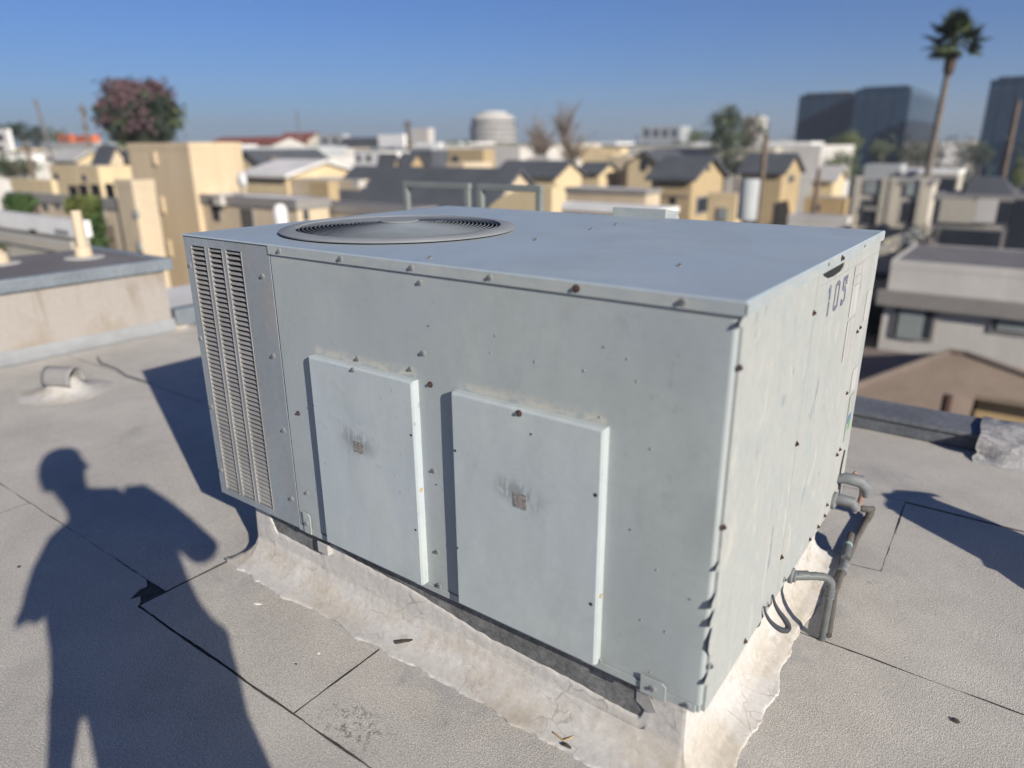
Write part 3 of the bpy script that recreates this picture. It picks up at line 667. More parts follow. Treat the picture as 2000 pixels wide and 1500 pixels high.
# ------------------------------------------------------------------ pipes and fittings at the right side
dp = thing('condensate_drain', 'grey plastic drain pipe with an elbow leaving the side of the unit', 'pipe', (.06, .70, GZ))
ya_, yb_, xe_ = .712, .800, .106
MB().lathe([(.025, 0), (.025, .010), (.018, .014), (.018, .02)], (.0, ya_, -.012), 18, 'x').build('collar', M['collar'], dp, True)
pth = [(.01, ya_, -.014), (xe_ * .62, ya_ + .62 * (yb_ - ya_), -.020)] + [(xe_ * .66 + xe_ * .34 * math.sin(a), ya_ + (yb_ - ya_) * (.66 + .34 * math.sin(a)), -.056 + .034 * math.cos(a)) for a in [math.radians(q) for q in (0, 20, 40, 60, 80, 90)]] + [(xe_, yb_, -.09)]
MB().tube(pth, .0125, 14).build('elbow_pipe', M['pipe'], dp, True)
MB().lathe([(.0148, -.014), (.0148, .014)], (xe_, yb_, -.078), 16).build('coupling', M['pipe'], dp, True)
MB().lathe([(.0155, -.002), (.0155, .002)], (xe_, yb_, -.096), 16).build('glue_ring', M['collar'], dp, True)
MB().tube([(xe_, yb_, -.095), (xe_ - .002, yb_ + .001, GZ + .004)], .0118, 14).build('drop_pipe', M['pipe'], dp, True)
MB().tube([(.018, ya_ + .014, -.0145), (.045, ya_ + .037, -.017)], .0148, 16).build('coupling', M['pipe'], dp, True)
MB().lathe([(.0055, 0), (.005, .001)], (xe_ + .0112, yb_ - .001, GZ + .03), 8, 'x').build('hole', M['gap'], dp)
bp = thing('condensate_pipe', 'brown pipe lying on the roof along the right of the unit', 'pipe', (.07, 1.3, GZ))
zp = GZ + .018
lpp_ = [on(a, b, 2, zp) for a, b in ((1617, 1240), (1629, 1160), (1649, 1105), (1672, 1053), (1698, 1006))]
MB().tube(lpp_, .0122, 12).build('long_pipe', M['brownpipe'], bp, True)
e0 = on(1703, 998, 2, GZ + .03); e1 = on(1692, 995, 2, GZ + .045); e2 = on(1618, 977, 2, GZ + .05)
MB().tube([lpp_[-2].lerp(lpp_[-1], .8), lpp_[-1].lerp(e0, .6) + Vector((0, 0, .006)), e0 + Vector((.0, .01, .004)), e1, e1.lerp(e2, .12)], .0148, 12).build('elbow', M['brownpipe'], bp, True)
MB().tube([e1.lerp(e2, .05), e2], .0125, 12).build('arm_pipe', M['brownpipe'], bp, True)
st0, st1, st2 = on(1651, 1090, 2, GZ + .034), on(1656, 1066, 2, GZ + .046), on(1662, 1044, 2, GZ + .06)
MB().tube([st0, st1], .0155, 14).build('coupling', M['pipe'], bp, True)
MB().tube([st1, st2], .0142, 14).build('open_stub', M['brownpipe'], bp, True)
MB().tube([st2.lerp(st1, .02), st2 + (st2 - st1) * .05], .0115, 12).build('stub_mouth', M['gap'], bp)
MB().tube([st1.lerp(st0, .05), st1.lerp(st2, .12)], .0160, 14).build('primer_ring', M['teal'], bp)
MB().tube([lpp_[2].lerp(lpp_[1], -.1), lpp_[2].lerp(lpp_[1], .25)], .0165, 14).build('clamp', M['collar'], bp)
# gas/electrical fittings at the rear corner
cf = thing('conduit_fitting', 'grey elbow conduit fittings with a faded red hose at the rear corner', 'fitting', (.04, 1.25, .03))
MB().tube([(.0, 1.24, .10), (.03, 1.245, .11), (.075, 1.26, .105), (.095, 1.275, .08), (.10, 1.28, .045)], [.015, .020, .023, .021, .015], 14).build('fitting_body', M['conduit'], cf, True)
MB().tube([(.0, 1.20, .035), (.03, 1.205, .045), (.065, 1.215, .04), (.085, 1.225, .01)], [.013, .018, .019, .014], 14).build('fitting_body', M['conduit'], cf, True)
MB().lathe([(.032, 0), (.032, .010), (.022, .014)], (.006, 1.20, .035), 18, 'x').build('lock_nut', M['collar'], cf, True)
MB().tube([on(a, b, 1, 1.36) for a, b in ((1668, 922), (1678, 932), (1684, 950), (1683, 968), (1677, 986), (1668, 1000))], .009, 10).build('hose', M['redhose'], cf, True)
MB().tube([(.008, 1.27 - .022 * math.sin(k / 9 * PI), .205 - .017 * k) for k in range(10)], .0035, 8).build('wire', M['black'], cf, True)
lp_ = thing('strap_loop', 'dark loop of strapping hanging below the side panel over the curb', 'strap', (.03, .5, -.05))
lpp = [(.004, .46, .028), (.012, .475, .0), (.030, .515, -.05), (.042, .565, -.115), (.048, .60, -.158), (.050, .575, -.180), (.045, .50, -.150), (.034, .43, -.085), (.020, .395, -.035), (.006, .385, .012)]
MB().prism([(0, 0, 0), (0, .004, 0), (0, .004, .002)], (.002, 0, 0))
def shade_loop(pts, wd):
    P = []
    fine = []
    for i in range(len(pts) - 1):
        for k in range(4): fine.append(Vector(pts[i]).lerp(Vector(pts[i + 1]), k / 4))
    fine.append(Vector(pts[-1]))
    for _ in range(3): fine = [fine[0]] + [(fine[i - 1] + fine[i] * 2 + fine[i + 1]) / 4 for i in range(1, len(fine) - 1)] + [fine[-1]]
    return fine
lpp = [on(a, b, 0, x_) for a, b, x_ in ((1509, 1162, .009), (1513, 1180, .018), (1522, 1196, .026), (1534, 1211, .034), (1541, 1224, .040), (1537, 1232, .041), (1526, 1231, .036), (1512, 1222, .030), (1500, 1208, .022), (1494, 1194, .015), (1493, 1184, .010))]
pa = shade_loop(lpp, .01); nn_ = len(pa)
MB().tube(pa, [.003 + .0062 * math.sin(PI * min(1, 1.12 * k / nn_)) ** 1.2 if k < nn_ * .87 else .003 for k in range(nn_)], 8).build('cable', M['strapdark'], lp_, True)  # dark tube follows a shadow outline on the coating in place of shade

# ------------------------------------------------------------------ roof surroundings
wb = thing('raised_roof_block', 'raised roof block with stained cream wall and grey coping at the left', 'roof block', (-6.2, 0, GZ))
MB().box(-6.8, -5.5, -6, 1.80, GZ - .05, .255).build('wall', M['stained'], wb)
cp = MB().box(-5.53, -5.46, -6.05, 1.87, .252, .352); cp.box(-6.86, -5.5301, 1.80, 1.87, .252, .352)
bevel(cp.build('coping', M['coping'], wb), .012)
MB().box(-6.82, -5.5305, -6, 1.799, .256, .338).build('roof_deck', M['darkroof'], wb)
MB().prism([(-5.497, -6, GZ), (-5.42, -6, GZ + .003), (-5.45, -6, GZ + .015), (-5.484, -6, GZ + .05), (-5.494, -6, GZ + .10)], (0, 7.82, 0)).build('base_flashing', M['flash'], wb)
MB().lathe([(.17, 0), (.11, .004), (.07, .016), (.066, .03)], (-5.49, 1.86, GZ), 14).build('mastic_blob', M['mastic'], wb, True)
def vent_stack(p, h, r, label):
    t = thing('vent_stack', label, 'vent pipe', p)
    MB().lathe([(.16, .0), (.155, .008), (r * 1.6, .014)], p, 28).build('flashing_disc', M['mastic2'], t, True)
    MB().lathe([(r * 1.7, .01), (r * 1.55, .09), (r * 1.05, .10)], p, 20).build('boot', M['cream'], t, True)
    MB().lathe([(r, .09), (r, h)], p, 18).build('pipe', M['cream'], t, True)
    MB().lathe([(r * .8, h), (r * .8, h + .001)], p, 18).build('pipe_mouth', M['gap'], t)
vent_stack((-6.22, 1.50, .338), .40, .042, 'cream vent pipe in a white disc on the raised roof block')
vent_stack((-6.45, .93, .338), .12, .05, 'short white capped pipe at the left edge of the photo')
hv = thing('roof_vent', 'half round grey vent cap on a mound of white mastic', 'vent', (-4.55, .52, GZ))
MB().lathe([(.27, .0), (.19, .010), (.12, .035), (.075, .085), (.05, .10), (.001, .102)], on(130, 765, 2, GZ + .001), 28).build('mastic_mound', M['mastic'], hv, True)
hp = []
axis = Vector((.50, .26, 0)).normalized(); sd = Vector((-axis.y, axis.x, 0)); cc = on(124, 742, 2, GZ + .09)
for i in range(7):
    row = []
    for k in range(17):
        a = PI * (k / 16 * 1.15 - .075); row.append(cc + axis * (-.10 + .20 * i / 6) + sd * math.cos(a) * .072 + Vector((0, 0, math.sin(a) * .088)))
    hp.append(row)
ho = MB().grid(hp).build('half_pipe', M['hood'], hv, True); sf = ho.modifiers.new('s', 'SOLIDIFY'); sf.thickness = .006
cbl = MB().tube([(-5.12, .99, GZ + .008), (-4.95, .93, GZ + .008), (-4.72, .93, GZ + .008), (-4.5, .89, GZ + .007), (-4.2, .90, GZ + .006)], .008, 6).build('cable', M['parapet']); tag(cbl, 'thin grey cable lying on the roof beside the stained wall', 'cable')
lc = thing('low_coping', 'low grey coping running on from the end of the stained wall', 'coping', (-5.6, 2.3, GZ))
bevel(MB().box(-5.68, -5.56, 1.875, 2.77, GZ, -.11).build('coping_cap', M['coping'], lc), .008)
pr = thing('parapet', 'dark grey parapet with flat coping behind the unit', 'parapet', (-2, 2.75, GZ))
bevel(MB().box(-5.68, .375, 2.785, 3.05, GZ, -.190).build('parapet_wall', M['parapet'], pr), .01)
bevel(MB().box(-5.70, .38, 2.775, 3.06, -.1895, -.165).build('coping_cap', M['parapet'], pr), .006)
# mastic patched end of the parapet
pe = thing('patched_parapet', 'whitish mastic patched end of the parapet at the right', 'parapet', (1.2, 2.75, GZ))
P = []
for i in range(120):
    x = .37 + i * .025; row = []
    for j, (y_, z_) in enumerate([(2.62, GZ - .002), (2.665, GZ + .012), (2.685, GZ + .025), (2.69, -.205), (2.70, -.165), (2.76, -.150), (2.9, -.145), (3.05, -.15), (3.08, -.25), (3.08, -.5)]):
        d = .012 * nz(x * 5, y_ * 7, z_ * 7) + .012 * nz(x * 17, y_ * 17, z_ * 17) + .006 * nz(x * 40, y_ * 40, z_ * 40); row.append((x + (.03 * nz(j * 1.7, 3) if i == 0 else 0), y_ + d * 2 * (j < 3) + d, z_ + d * .7))
    P.append(row)
pm = MB().grid(P); pm.add([P[0][j] for j in range(10)] + [(.37, 3.08, GZ - .01)], [tuple(range(11))]); pm.build('patched_wall', M['mastic3'], pe).data.shade_smooth()
wr_ = thing('white_roof', 'low white roof beyond the end of the stained wall', 'roof', (-6.7, 3, ST)); MB().box(-7.7, -5.75, 1.88, 4.4, ST, -.36).build('wall', M['cream'], wr_); MB().box(-7.72, -5.73, 1.87, 4.42, -.3595, -.33).build('deck', M['whiteroof'], wr_)
# grey steel guard frames behind the unit
for x0_, x1_, zt, lab in ((-3.31, -2.70, 1.0, 'left of two grey steel frames standing behind the unit'), (-2.63, -2.12, 1.0, 'right of two grey steel frames standing behind the unit')):
    t = thing('guard_frame', lab, 'frame', ((x0_ + x1_) / 2, 2.5, GZ), 'grey steel frames behind the unit')
    for x in (x0_, x1_ - .04): bevel(MB().box(x, x + .04, 2.48, 2.52, GZ, zt - .04).build('post', M['framesteel'], t), .004)
    bevel(MB().box(x0_, x1_, 2.48, 2.52, zt - .0398, zt).build('top_rail', M['framesteel'], t), .004)

# debris on the roof
def lump(label, px, py, r, mat):
    c_ = on(px, py, 2, GZ + .001); rnd_ = random.Random(px); m = MB().lathe([(r * (.9 - .6 * (k / 3) ** 2) * 1., r * .55 * k / 3) for k in range(4)], (0, 0, 0), 9)
    m.v = [(c_.x + x * rnd_.uniform(.7, 1.4), c_.y + y * rnd_.uniform(.6, 1.1), c_.z + z) for x, y, z in m.v]; return tag(m.build('pebble', mat, None, True), label, 'pebble')
def bit(name, label, cat, px, py, pts, th, mat, z=GZ):
    c_ = on(px, py, 2, z); m = MB().prism([(c_.x + a, c_.y + b, z + .0008) for a, b in pts], (0, 0, th)); return tag(m.build(name, mat), label, cat)
a_, b_ = on(772, 1255, 2, GZ + .016), on(816, 1250, 2, GZ + .026)
tag(MB().tube([a_, a_.lerp(b_, .5) + Vector((0, 0, .002)), b_], [.006, .0052, .006], 7).build('stick', M['wood']), 'short black stick lying at the foot of the curb', 'stick')
tw = [on(1083, 1432, 2, GZ + .015), on(1100, 1446, 2, GZ + .012), on(1112, 1442, 2, GZ + .014), on(1134, 1430, 2, GZ + .018)]
tag(MB().tube(tw, .0022, 6).build('twig', M['twig']), 'thin tan twig on the coating at the bottom centre', 'twig')
bk = [on(1096, 1453, 2, GZ + .009), on(1106, 1455, 2, GZ + .012), on(1115, 1462, 2, GZ + .006)]
tag(MB().tube(bk, [.003, .005, .004], 6).build('bark_scrap', M['wood']), 'black scrap lying just below the tan twig', 'scrap')
bit('paint_chip', 'white paint chip on the roof right of the shadow of the arm', 'chip', 502, 1180, [(-.012, -.006), (.004, -.004), (.016, .009), (-.004, .004)], .002, M['chip'])
bit('paint_chip', 'tiny white chip on the roof below the larger chip', 'chip', 622, 1277, [(-.004, -.003), (.004, -.003), (.003, .004), (-.003, .003)], .002, M['chip'])
lump('small dark lump on the roof near the left edge of the photo', 37, 1107, 0.008, M['wood'])
lump('small dark lump on the roof at the lower right corner', 1866, 1408, 0.012, M['wood'])
lump('tiny dark speck on the roof in the lower left part', 578, 1297, 0.004, M['wood'])

# ------------------------------------------------------------------ the person behind the camera (casts the shadow at the left)
HD = Vector((-.9329, .3601, 0)); UD = Vector((.3601, .9329, 0)); PO = Vector((.66, -1.62, GZ))
def pp(u, d, z): return PO + UD * u + HD * d + Vector((0, 0, z))
per = thing('person', 'person in a loose shirt whose shadow falls on the roof at the left', 'person', pp(.2, 0, 0))
def skin_body():
    V = []; E_ = []; R_ = []
    def v(p, r): V.append(tuple(p)); R_.append(r); return len(V) - 1
    def chain(a, items):
        for p, r in items:
            b = v(p, r); E_.append((a, b)); a = b
        return a
    root = v(pp(.22, 0, .98), .14)
    ch = chain(root, [(pp(.21, 0, 1.18), .14), (pp(.19, 0, 1.42), .14), (pp(.14, .01, 1.57), .075), (pp(.10, .02, 1.66), .062), (pp(.068, .03, 1.74), .092), (pp(.064, .03, 1.83), .108), (pp(.06, .02, 1.89), .075)])
    chain(ch, [])
    hd_ = [i for i, q in enumerate(V) if abs(R_[i] - .108) < 1e-6][0]; chain(hd_, [(pp(.155, .05, 1.80), .022), (pp(.172, .055, 1.785), .012)])
    for s_, sh, el, wr in ((1, (.33, 0, 1.575), (.495, .06, 1.31), (.30, .26, 1.46)), (-1, (.03, 0, 1.47), (-.06, .06, 1.28), (.13, .26, 1.46))):
        w_ = chain(2, [(pp(*sh), .062), (pp(*el), .045), (pp(*wr), .028)])
        hand = Vector(pp(*wr)).lerp(CAM - FWD * .03 + Vector((0, 0, -.03)) + UD * .06 * s_, .75); hc = chain(w_, [(hand, .03)])
        for k in range(4):
            b = hand + UD * (-.03 * s_) + HD * .02 + Vector((0, 0, .030 - .018 * k)); chain(hc, [(b, .0095), (b + UD * (-.025 * s_) - FWD * -.004, .009), (b + UD * (-.045 * s_) - FWD * .01, .008)])
        chain(hc, [(hand + Vector((0, 0, .045)), .012), (hand + UD * (-.03 * s_) + Vector((0, 0, .06)), .010)])
    for u in (.17, .345): chain(root, [(pp(u, 0, .88), .088), (pp(u, .01, .50), .062), (pp(u, -.01, .10), .042), (pp(u + .06, .03, .04), .036), (pp(u + .11, .05, .03), .026)])
    me = bpy.data.meshes.new('body'); me.from_pydata(V, E_, []); o = put('body', me, per); me.materials.append(M['skin'])
    sk = o.modifiers.new('skin', 'SKIN'); ld = me.skin_vertices[0].data
    for i, r in enumerate(R_): ld[i].radius = (r, r); ld[i].use_root = (i == 0)
    o.modifiers.new('sub', 'SUBSURF').levels = 1; o.modifiers['sub'].render_levels = 1
skin_body()
def loft(name, secs, mat, dh, dc=0., n=20):
    prof = []
    for sec in secs:
        z, a, b = sec[:3]; h_ = sec[3] if len(sec) > 3 else dh
        prof.append([pp((a + b) / 2 + (b - a) / 2 * math.cos(2 * PI * k / n), dc + h_ * math.sin(2 * PI * k / n), z) for k in range(n + 1)])
    return MB().grid(prof).build(name, mat, per, True)
loft('hair', [(1.947, .05, .07, .008), (1.940, .02, .10, .04), (1.925, -.008, .128, .07), (1.90, -.028, .146, .09), (1.865, -.040, .153, .10), (1.82, -.043, .135, .10), (1.78, -.041, .085, .085), (1.735, -.028, .04, .06)], M['hair'], .098, .015)
loft('shirt', [(1.63, .12, .23), (1.595, .08, .37), (1.55, .05, .40), (1.45, -.02, .42), (1.35, -.03, .42), (1.24, -.03, .42), (1.165, -.021, .429), (1.11, -.021, .451), (1.085, -.022, .472), (1.055, -.024, .476), (1.03, -.03, .45)], M['cloth'], .10)
MB().tube([pp(.29, 0, 1.60), pp(.34, 0, 1.595), pp(.41, .03, 1.48), pp(.455, .05, 1.39), pp(.50, .06, 1.30), pp(.47, .08, 1.32)], [.06, .068, .068, .066, .062, .05], 16).build('sleeve', M['cloth'], per, True)
MB().tube([pp(.08, 0, 1.52), pp(.04, 0, 1.47), pp(-.01, .03, 1.37), pp(-.04, .05, 1.29), pp(-.075, .05, 1.245)], [.05, .066, .065, .058, .034], 16).build('sleeve', M['cloth'], per, True)
MB().prism([pp(-.085, .03, 1.30), pp(-.115, .03, 1.232), pp(-.05, .03, 1.25), pp(0, .03, 1.24), pp(0, .03, 1.36)], HD * .05).build('cuff', M['cloth'], per)
loft('shirt_tail', [(1.06, -.027, .06), (.995, -.031, .046), (.93, -.037, .024), (.86, -.05, .005), (.70, -.06, -.015)], M['cloth'], .02)
for a, b in ((.066, .27), (.24, .447)): loft('trouser_leg', [(1.06, .05 if a < .1 else .22, .47), (.985, a - .004, b + .015), (.90, a + .006, b - .004), (.80, a + .006, b + .004), (.50, a + .03, b - .01), (.08, a + .045, b - .03)], M['jeans'], .10)
for u in (.17, .345): bevel(MB().prism([pp(u - .045, -.06, .002), pp(u + .10, .10, .002), pp(u + .13, .08, .002), pp(u + .05, -.09, .002)], (0, 0, .08)).build('shoe', M['black'], per), .015)
phone = MB(); pc = CAM - FWD * .016
phone.prism([pc - RIGHT * .075 - DOWN * .03, pc + RIGHT * .075 - DOWN * .03, pc + RIGHT * .075 + DOWN * .045, pc - RIGHT * .075 + DOWN * .045], -FWD * .008)
tag(bevel(phone.build('phone', M['black']), .003), 'black phone held up by the person behind the camera', 'phone')
# thin plate added outside the frame, cut to cast the jagged shadow at the right
vt = [(1.885, .634), (1.905, .645), (1.935, .625), (1.981, .632), (2.02, .60), (2.043, .575), (2.056, .565), (2.09, .515), (2.088, .495), (2.056, .525), (2.042, .50), (2.046, .30), (2.034, .142), (2.03, -.2), (2.03, -.45), (1.58, -.45), (1.60, -.15), (1.628, -.03), (1.672, .07), (1.662, .10), (1.70, .13), (1.776, .512), (1.80, .53), (1.784, .56), (1.815, .565), (1.80, .578), (1.86, .60)]
T_ = .4327; d0 = -.45
ed = thing('vent_duct', 'tapered metal vent outside the photo casting the jagged shadow at the right', 'duct', (1.05, 1.55, GZ))
MB().prism([UD * u + HD * d0 + Vector((0, 0, GZ + max(0, (d - d0) * T_))) for u, d in vt], HD * .02).build('duct', M['coping'], ed)

# ------------------------------------------------------------------ background builders
def facebox(face, x0, y0, pts, proud, name, mat, parent, inset=0.):
    a, b = pts
    z0, z1 = sorted((a.z, b.z)); z0 += inset; z1 -= inset
    if face == 'f':
        xa, xb = sorted((a.x, b.x)); return MB().box(xa + inset, xb - inset, y0 - proud, y0 + .05, z0, z1).build(name, mat, parent)
    ya, yb = sorted((a.y, b.y)); return MB().box(x0 - .05, x0 + proud, ya + inset, yb - inset, z0, z1).build(name, mat, parent)
def windows(parent, x1, y0, wf, wr, glass, trim, k=1.):
    for face, lst in (('f', wf), ('r', wr)):
        for q in lst:
            px0, py0, px1, py1 = q[:4]; gm = M[q[4]] if len(q) > 4 else glass
            pts = [on(px0, py0, 1, y0), on(px1, py1, 1, y0)] if face == 'f' else [on(px0, py0, 0, x1), on(px1, py1, 0, x1)]
            wdt = abs(pts[0].x - pts[1].x) + abs(pts[0].y - pts[1].y)
            fr = facebox(face, x1, y0, pts, .05, 'window', trim, parent)
            facebox(face, x1, y0, pts, .07, 'pane', gm, fr, min(.10, wdt * .08))
def corner(pxl, pxc, pxr, py, D, cap=14):
    c_ = at(pxc, py, D); zt = c_.z; x1, y0 = c_.x, c_.y
    x0 = solve(lambda x: column((x, y0, zt)), pxl, x1 - 400, x1); y1 = solve(lambda y: column((x1, y, zt)), pxr, y0, y0 + 400); y1 = min(y1, y0 + cap)
    return x0, x1, y0, y1, zt
def block(name, label, cat, px, py, D, wall, roofm='greyroof', wf=(), wr=(), cop=None, zb=ST, glass='glass', trim='trim', group=None, ch=.22, depth=None, cap=14):
    x0, x1, y0, y1, zt = corner(*px, py, D, cap)
    if depth: y1 = max(y1, y0 + depth)
    t = thing(name, label, cat, ((x0 + x1) / 2, (y0 + y1) / 2, zb), group)
    MB().box(x0, x1, y0, y1, zb, zt - .02).build('wall', M[wall], t)
    MB().box(x0 + .12, x1 - .12, y0 + .12, y1 - .12, zt - .06, zt - .012).build('roof', M[roofm], t)
    cm = M[cop] if cop else M[wall]; e_ = .06 if cop else .012
    c = MB(); c.box(x0 - e_, x1 + e_, y0 - e_, y0 + .118, zt - ch, zt); c.box(x1 - .118, x1 + e_, y0 + .1182, y1 + e_, zt - ch, zt); c.box(x0 - e_, x0 + .118, y0 + .1182, y1 + e_, zt - ch, zt); c.box(x0 + .1182, x1 - .1182, y1 - .118, y1 + e_, zt - ch, zt)
    c.build('coping', cm, t)
    windows(t, x1, y0, wf, wr, M[glass], M[trim])
    return t, (x0, x1, y0, y1, zt)
def row_z(p, row):           # height at which the vertical line through p crosses an image row
    def f(z):
        q = Vector((p[0], p[1], z)) - CAM; return 750 + FPX * q.dot(DOWN) / q.dot(FWD)
    return solve(f, row, -30, 60)
def gable(name, label, px, py, ridge, D, wall, roofm='slate', axis='x', wf=(), wr=(), zb=ST, oh=.3, glass='glass', depth=None):
    x0, x1, y0, y1, zt = corner(*px, py, D)
    if depth: y1 = max(y1, y0 + depth)
    xm, ym = (x0 + x1) / 2, (y0 + y1) / 2
    zr = row_z((x1, ym), ridge) if axis == 'x' else row_z((xm, y0), ridge)
    t = thing(name, label, 'house', (xm, ym, zb))
    m = MB()
    if axis == 'x':
        m.prism([(x0, y0, zb), (x0, y1, zb), (x0, y1, zt), (x0, ym, zr), (x0, y0, zt)], (x1 - x0, 0, 0)); m.build('wall', M[wall], t)
        k = (zr - zt) / (ym - y0)
        for sg, ye in ((-1, y0), (1, y1)):
            a, b = (x0 - oh, ym, zr + .02), (x0 - oh, ye + sg * oh, zt - k * oh + .02)
            MB().prism([a, b, (b[0], b[1], b[2] + .16), (a[0], a[1], a[2] + .16)], (x1 - x0 + 2 * oh, 0, 0)).build('roof_slope', M[roofm], t)
    else:
        m.prism([(x0, y0, zb), (x1, y0, zb), (x1, y0, zt), (xm, y0, zr), (x0, y0, zt)], (0, y1 - y0, 0)); m.build('wall', M[wall], t)
        k = (zr - zt) / (xm - x0)
        for sg, xe in ((-1, x0), (1, x1)):
            a, b = (xm, y0 - oh, zr + .02), (xe + sg * oh, y0 - oh, zt - k * oh + .02)
            MB().prism([a, b, (b[0], b[1], b[2] + .16), (a[0], a[1], a[2] + .16)], (0, y1 - y0 + 2 * oh, 0)).build('roof_slope', M[roofm], t)
    windows(t, x1, y0, wf, wr, M[glass], M['trim'])
    return t
def leafquads(centers, n, spread, size, rnd):
    vs = []; fs = []
    for c_, s_ in centers:
        for _ in range(n):
            p = c_ + Vector((rnd.gauss(0, 1), rnd.gauss(0, 1), rnd.gauss(0, .8))) * spread * s_
            a = Vector((rnd.gauss(0, 1), rnd.gauss(0, 1), rnd.gauss(0, 1))).normalized() * size * rnd.uniform(.6, 1.3); b = a.orthogonal().normalized() * size * rnd.uniform(.4, .8)
            o = len(vs); vs += [p - a - b * .3, p - b, p + a, p + b]; fs.append((o, o + 1, o + 2, o + 3))
    return vs, fs
def tree(label, px, py, rx, ry, D, mats=('leaf',), n=26, clumps=70, leaf=.0, zb=ST, cat='tree', name='tree', seed=1, squash=1., open_=.22, trunkr=None, group=None):
    rnd = random.Random(seed); c_ = at(px, py, D); sc = (c_ - CAM).dot(FWD) / FPX; RX, RZ = rx * sc, ry * sc
    t = thing(name, label, cat, (c_.x, c_.y, zb), group)
    cs = {m: [] for m in mats}
    for _ in range(clumps):
        while True:
            v_ = Vector((rnd.uniform(-1, 1), rnd.uniform(-1, 1), rnd.uniform(-1, 1)))
            if .35 < v_.length < 1: break
        v_ *= (.80 + .18 * rnd.random()) * (1 + .22 * nz(v_.x * 1.6 + seed, v_.y * 1.6, v_.z * 1.6)); q = c_ + Vector((v_.x * RX, v_.y * RX * squash, v_.z * RZ))
        mm = mats[0] if len(mats) == 1 else rnd.choice(mats[:1] * 2 + mats[1:])
        if 'pink' in mats: mm = 'pink' if rnd.random() < .30 + .55 * v_.z else (mats[1] if rnd.random() < .45 else mats[0])
        cs[mm].append((q, rnd.uniform(.6, 1.3)))
    m = MB(); idx = []
    for i, mm in enumerate(mats):
        vs, fs = leafquads(cs[mm], n, open_ * min(RX, RZ), leaf or .085 * min(RX, RZ), rnd); m.add(vs, fs); idx += [i] * len(fs)
    me = bpy.data.meshes.new('crown'); me.from_pydata(m.v, [], m.f)
    for mm in mats: me.materials.append(M[mm])
    me.polygons.foreach_set('material_index', idx); put('crown', me, t)
    tr = trunkr or .07 * RX + .12
    MB().tube([(c_.x, c_.y, zb), (c_.x + .2, c_.y, (zb + c_.z) / 2), (c_.x, c_.y, c_.z)], [tr, tr * .8, tr * .45], 8).build('trunk', M['bark'], t, True)
    lm = MB()
    for k in range(6):
        a = rnd.uniform(0, 2 * PI); e_ = Vector((math.cos(a) * RX * .6, math.sin(a) * RX * .6 * squash, rnd.uniform(-.2, .6) * RZ)); s0 = Vector((c_.x, c_.y, c_.z - RZ * rnd.uniform(.3, .8))); lm.tube([s0, s0.lerp(c_ + e_, .5) + Vector((0, 0, .1 * RZ)), c_ + e_], [tr * .4, tr * .28, tr * .12], 6)
    lm.build('limb', M['bark'], t)
    return t
def bare_tree(label, px, ptop, pbot, wpx, D, seed):
    rnd = random.Random(seed); b = at(px, pbot, D); sc = (b - CAM).dot(FWD) / FPX; h_ = (pbot - ptop) * sc
    t = thing('bare_tree', label, 'tree', (b.x, b.y, ST)); m = MB(); tw_ = MB()
    m.tube([(b.x, b.y, ST), (b.x, b.y, b.z), (b.x, b.y, b.z + h_ * .35)], [.28, .2, .12], 7)
    for k in range(26):
        a = rnd.uniform(0, 2 * PI); s0 = Vector((b.x, b.y, b.z + h_ * rnd.uniform(0, .35))); e_ = s0 + Vector((math.cos(a) * wpx * sc * rnd.uniform(.3, 1), math.sin(a) * wpx * sc * rnd.uniform(.3, 1), h_ * rnd.uniform(.25, .68))); m.tube([s0, s0.lerp(e_, .5) + Vector((0, 0, .06 * h_)), e_], [.09, .06, .02], 5)
        for _ in range(34):
            s1 = s0.lerp(e_, rnd.uniform(.3, 1)); e1 = s1 + Vector((rnd.gauss(0, 1), rnd.gauss(0, 1), abs(rnd.gauss(.6, .8)))) * wpx * sc * .22
            d = (e1 - s1).orthogonal().normalized() * .022; tw_.add([s1 - d, s1 + d, e1], [(0, 1, 2)])
    m.build('trunk', M['bark'], t); tw_.build('twigs', M['twigs'], t); return t

# ------------------------------------------------------------------ near and middle buildings
block('stucco_tower', 'tall plain tan stucco tower block at the left behind the raised roof block', 'building', (247, 367, 470), 278, 26, 'tan', 'greyroof', ((297, 296, 309, 322), (312, 384, 324, 416), (326, 468, 338, 502)), (), None, glass='tan', trim='tan')
block('stucco_wing', 'narrow cream wing standing against the left foot of the tan tower', 'building', (222, 256, 300), 352, 25.2, 'cream', 'greyroof', ((262, 412, 270, 424),), ((262, 410, 270, 424), (268, 470, 278, 490)), None, glass='curtain')
block('flat_house', 'tan house with a grey flat roof and small windows left of the tan tower', 'house', (14, 228, 250), 391, 27, 'cream', 'greyroof', ((62, 391, 76, 408), (84, 393, 98, 411), (110, 393, 121, 408), (192, 402, 208, 426)), (), 'trim', ch=.3)
block('cream_house', 'cream house with a stepped roof left of the tower top', 'house', (95, 190, 255), 325, 46, 'paleye', 'greyroof', ((106, 338, 118, 352), (160, 340, 172, 354)), ())
gable('cream_gable_house', 'small cream gabled house below the orange building', (100, 150, 205), 312, 296, 62, 'paleye', 'greyroof', 'x')
gable('cream_gable_house', 'cream gabled house under the flowering tree', (188, 214, 240), 310, 288, 58, 'cream', 'slate', 'x')
block('cream_parapet_block', 'low cream parapet block at the far left behind the flat roof', 'building', (18, 99, 110), 352, 38, 'paleye', 'greyroof')
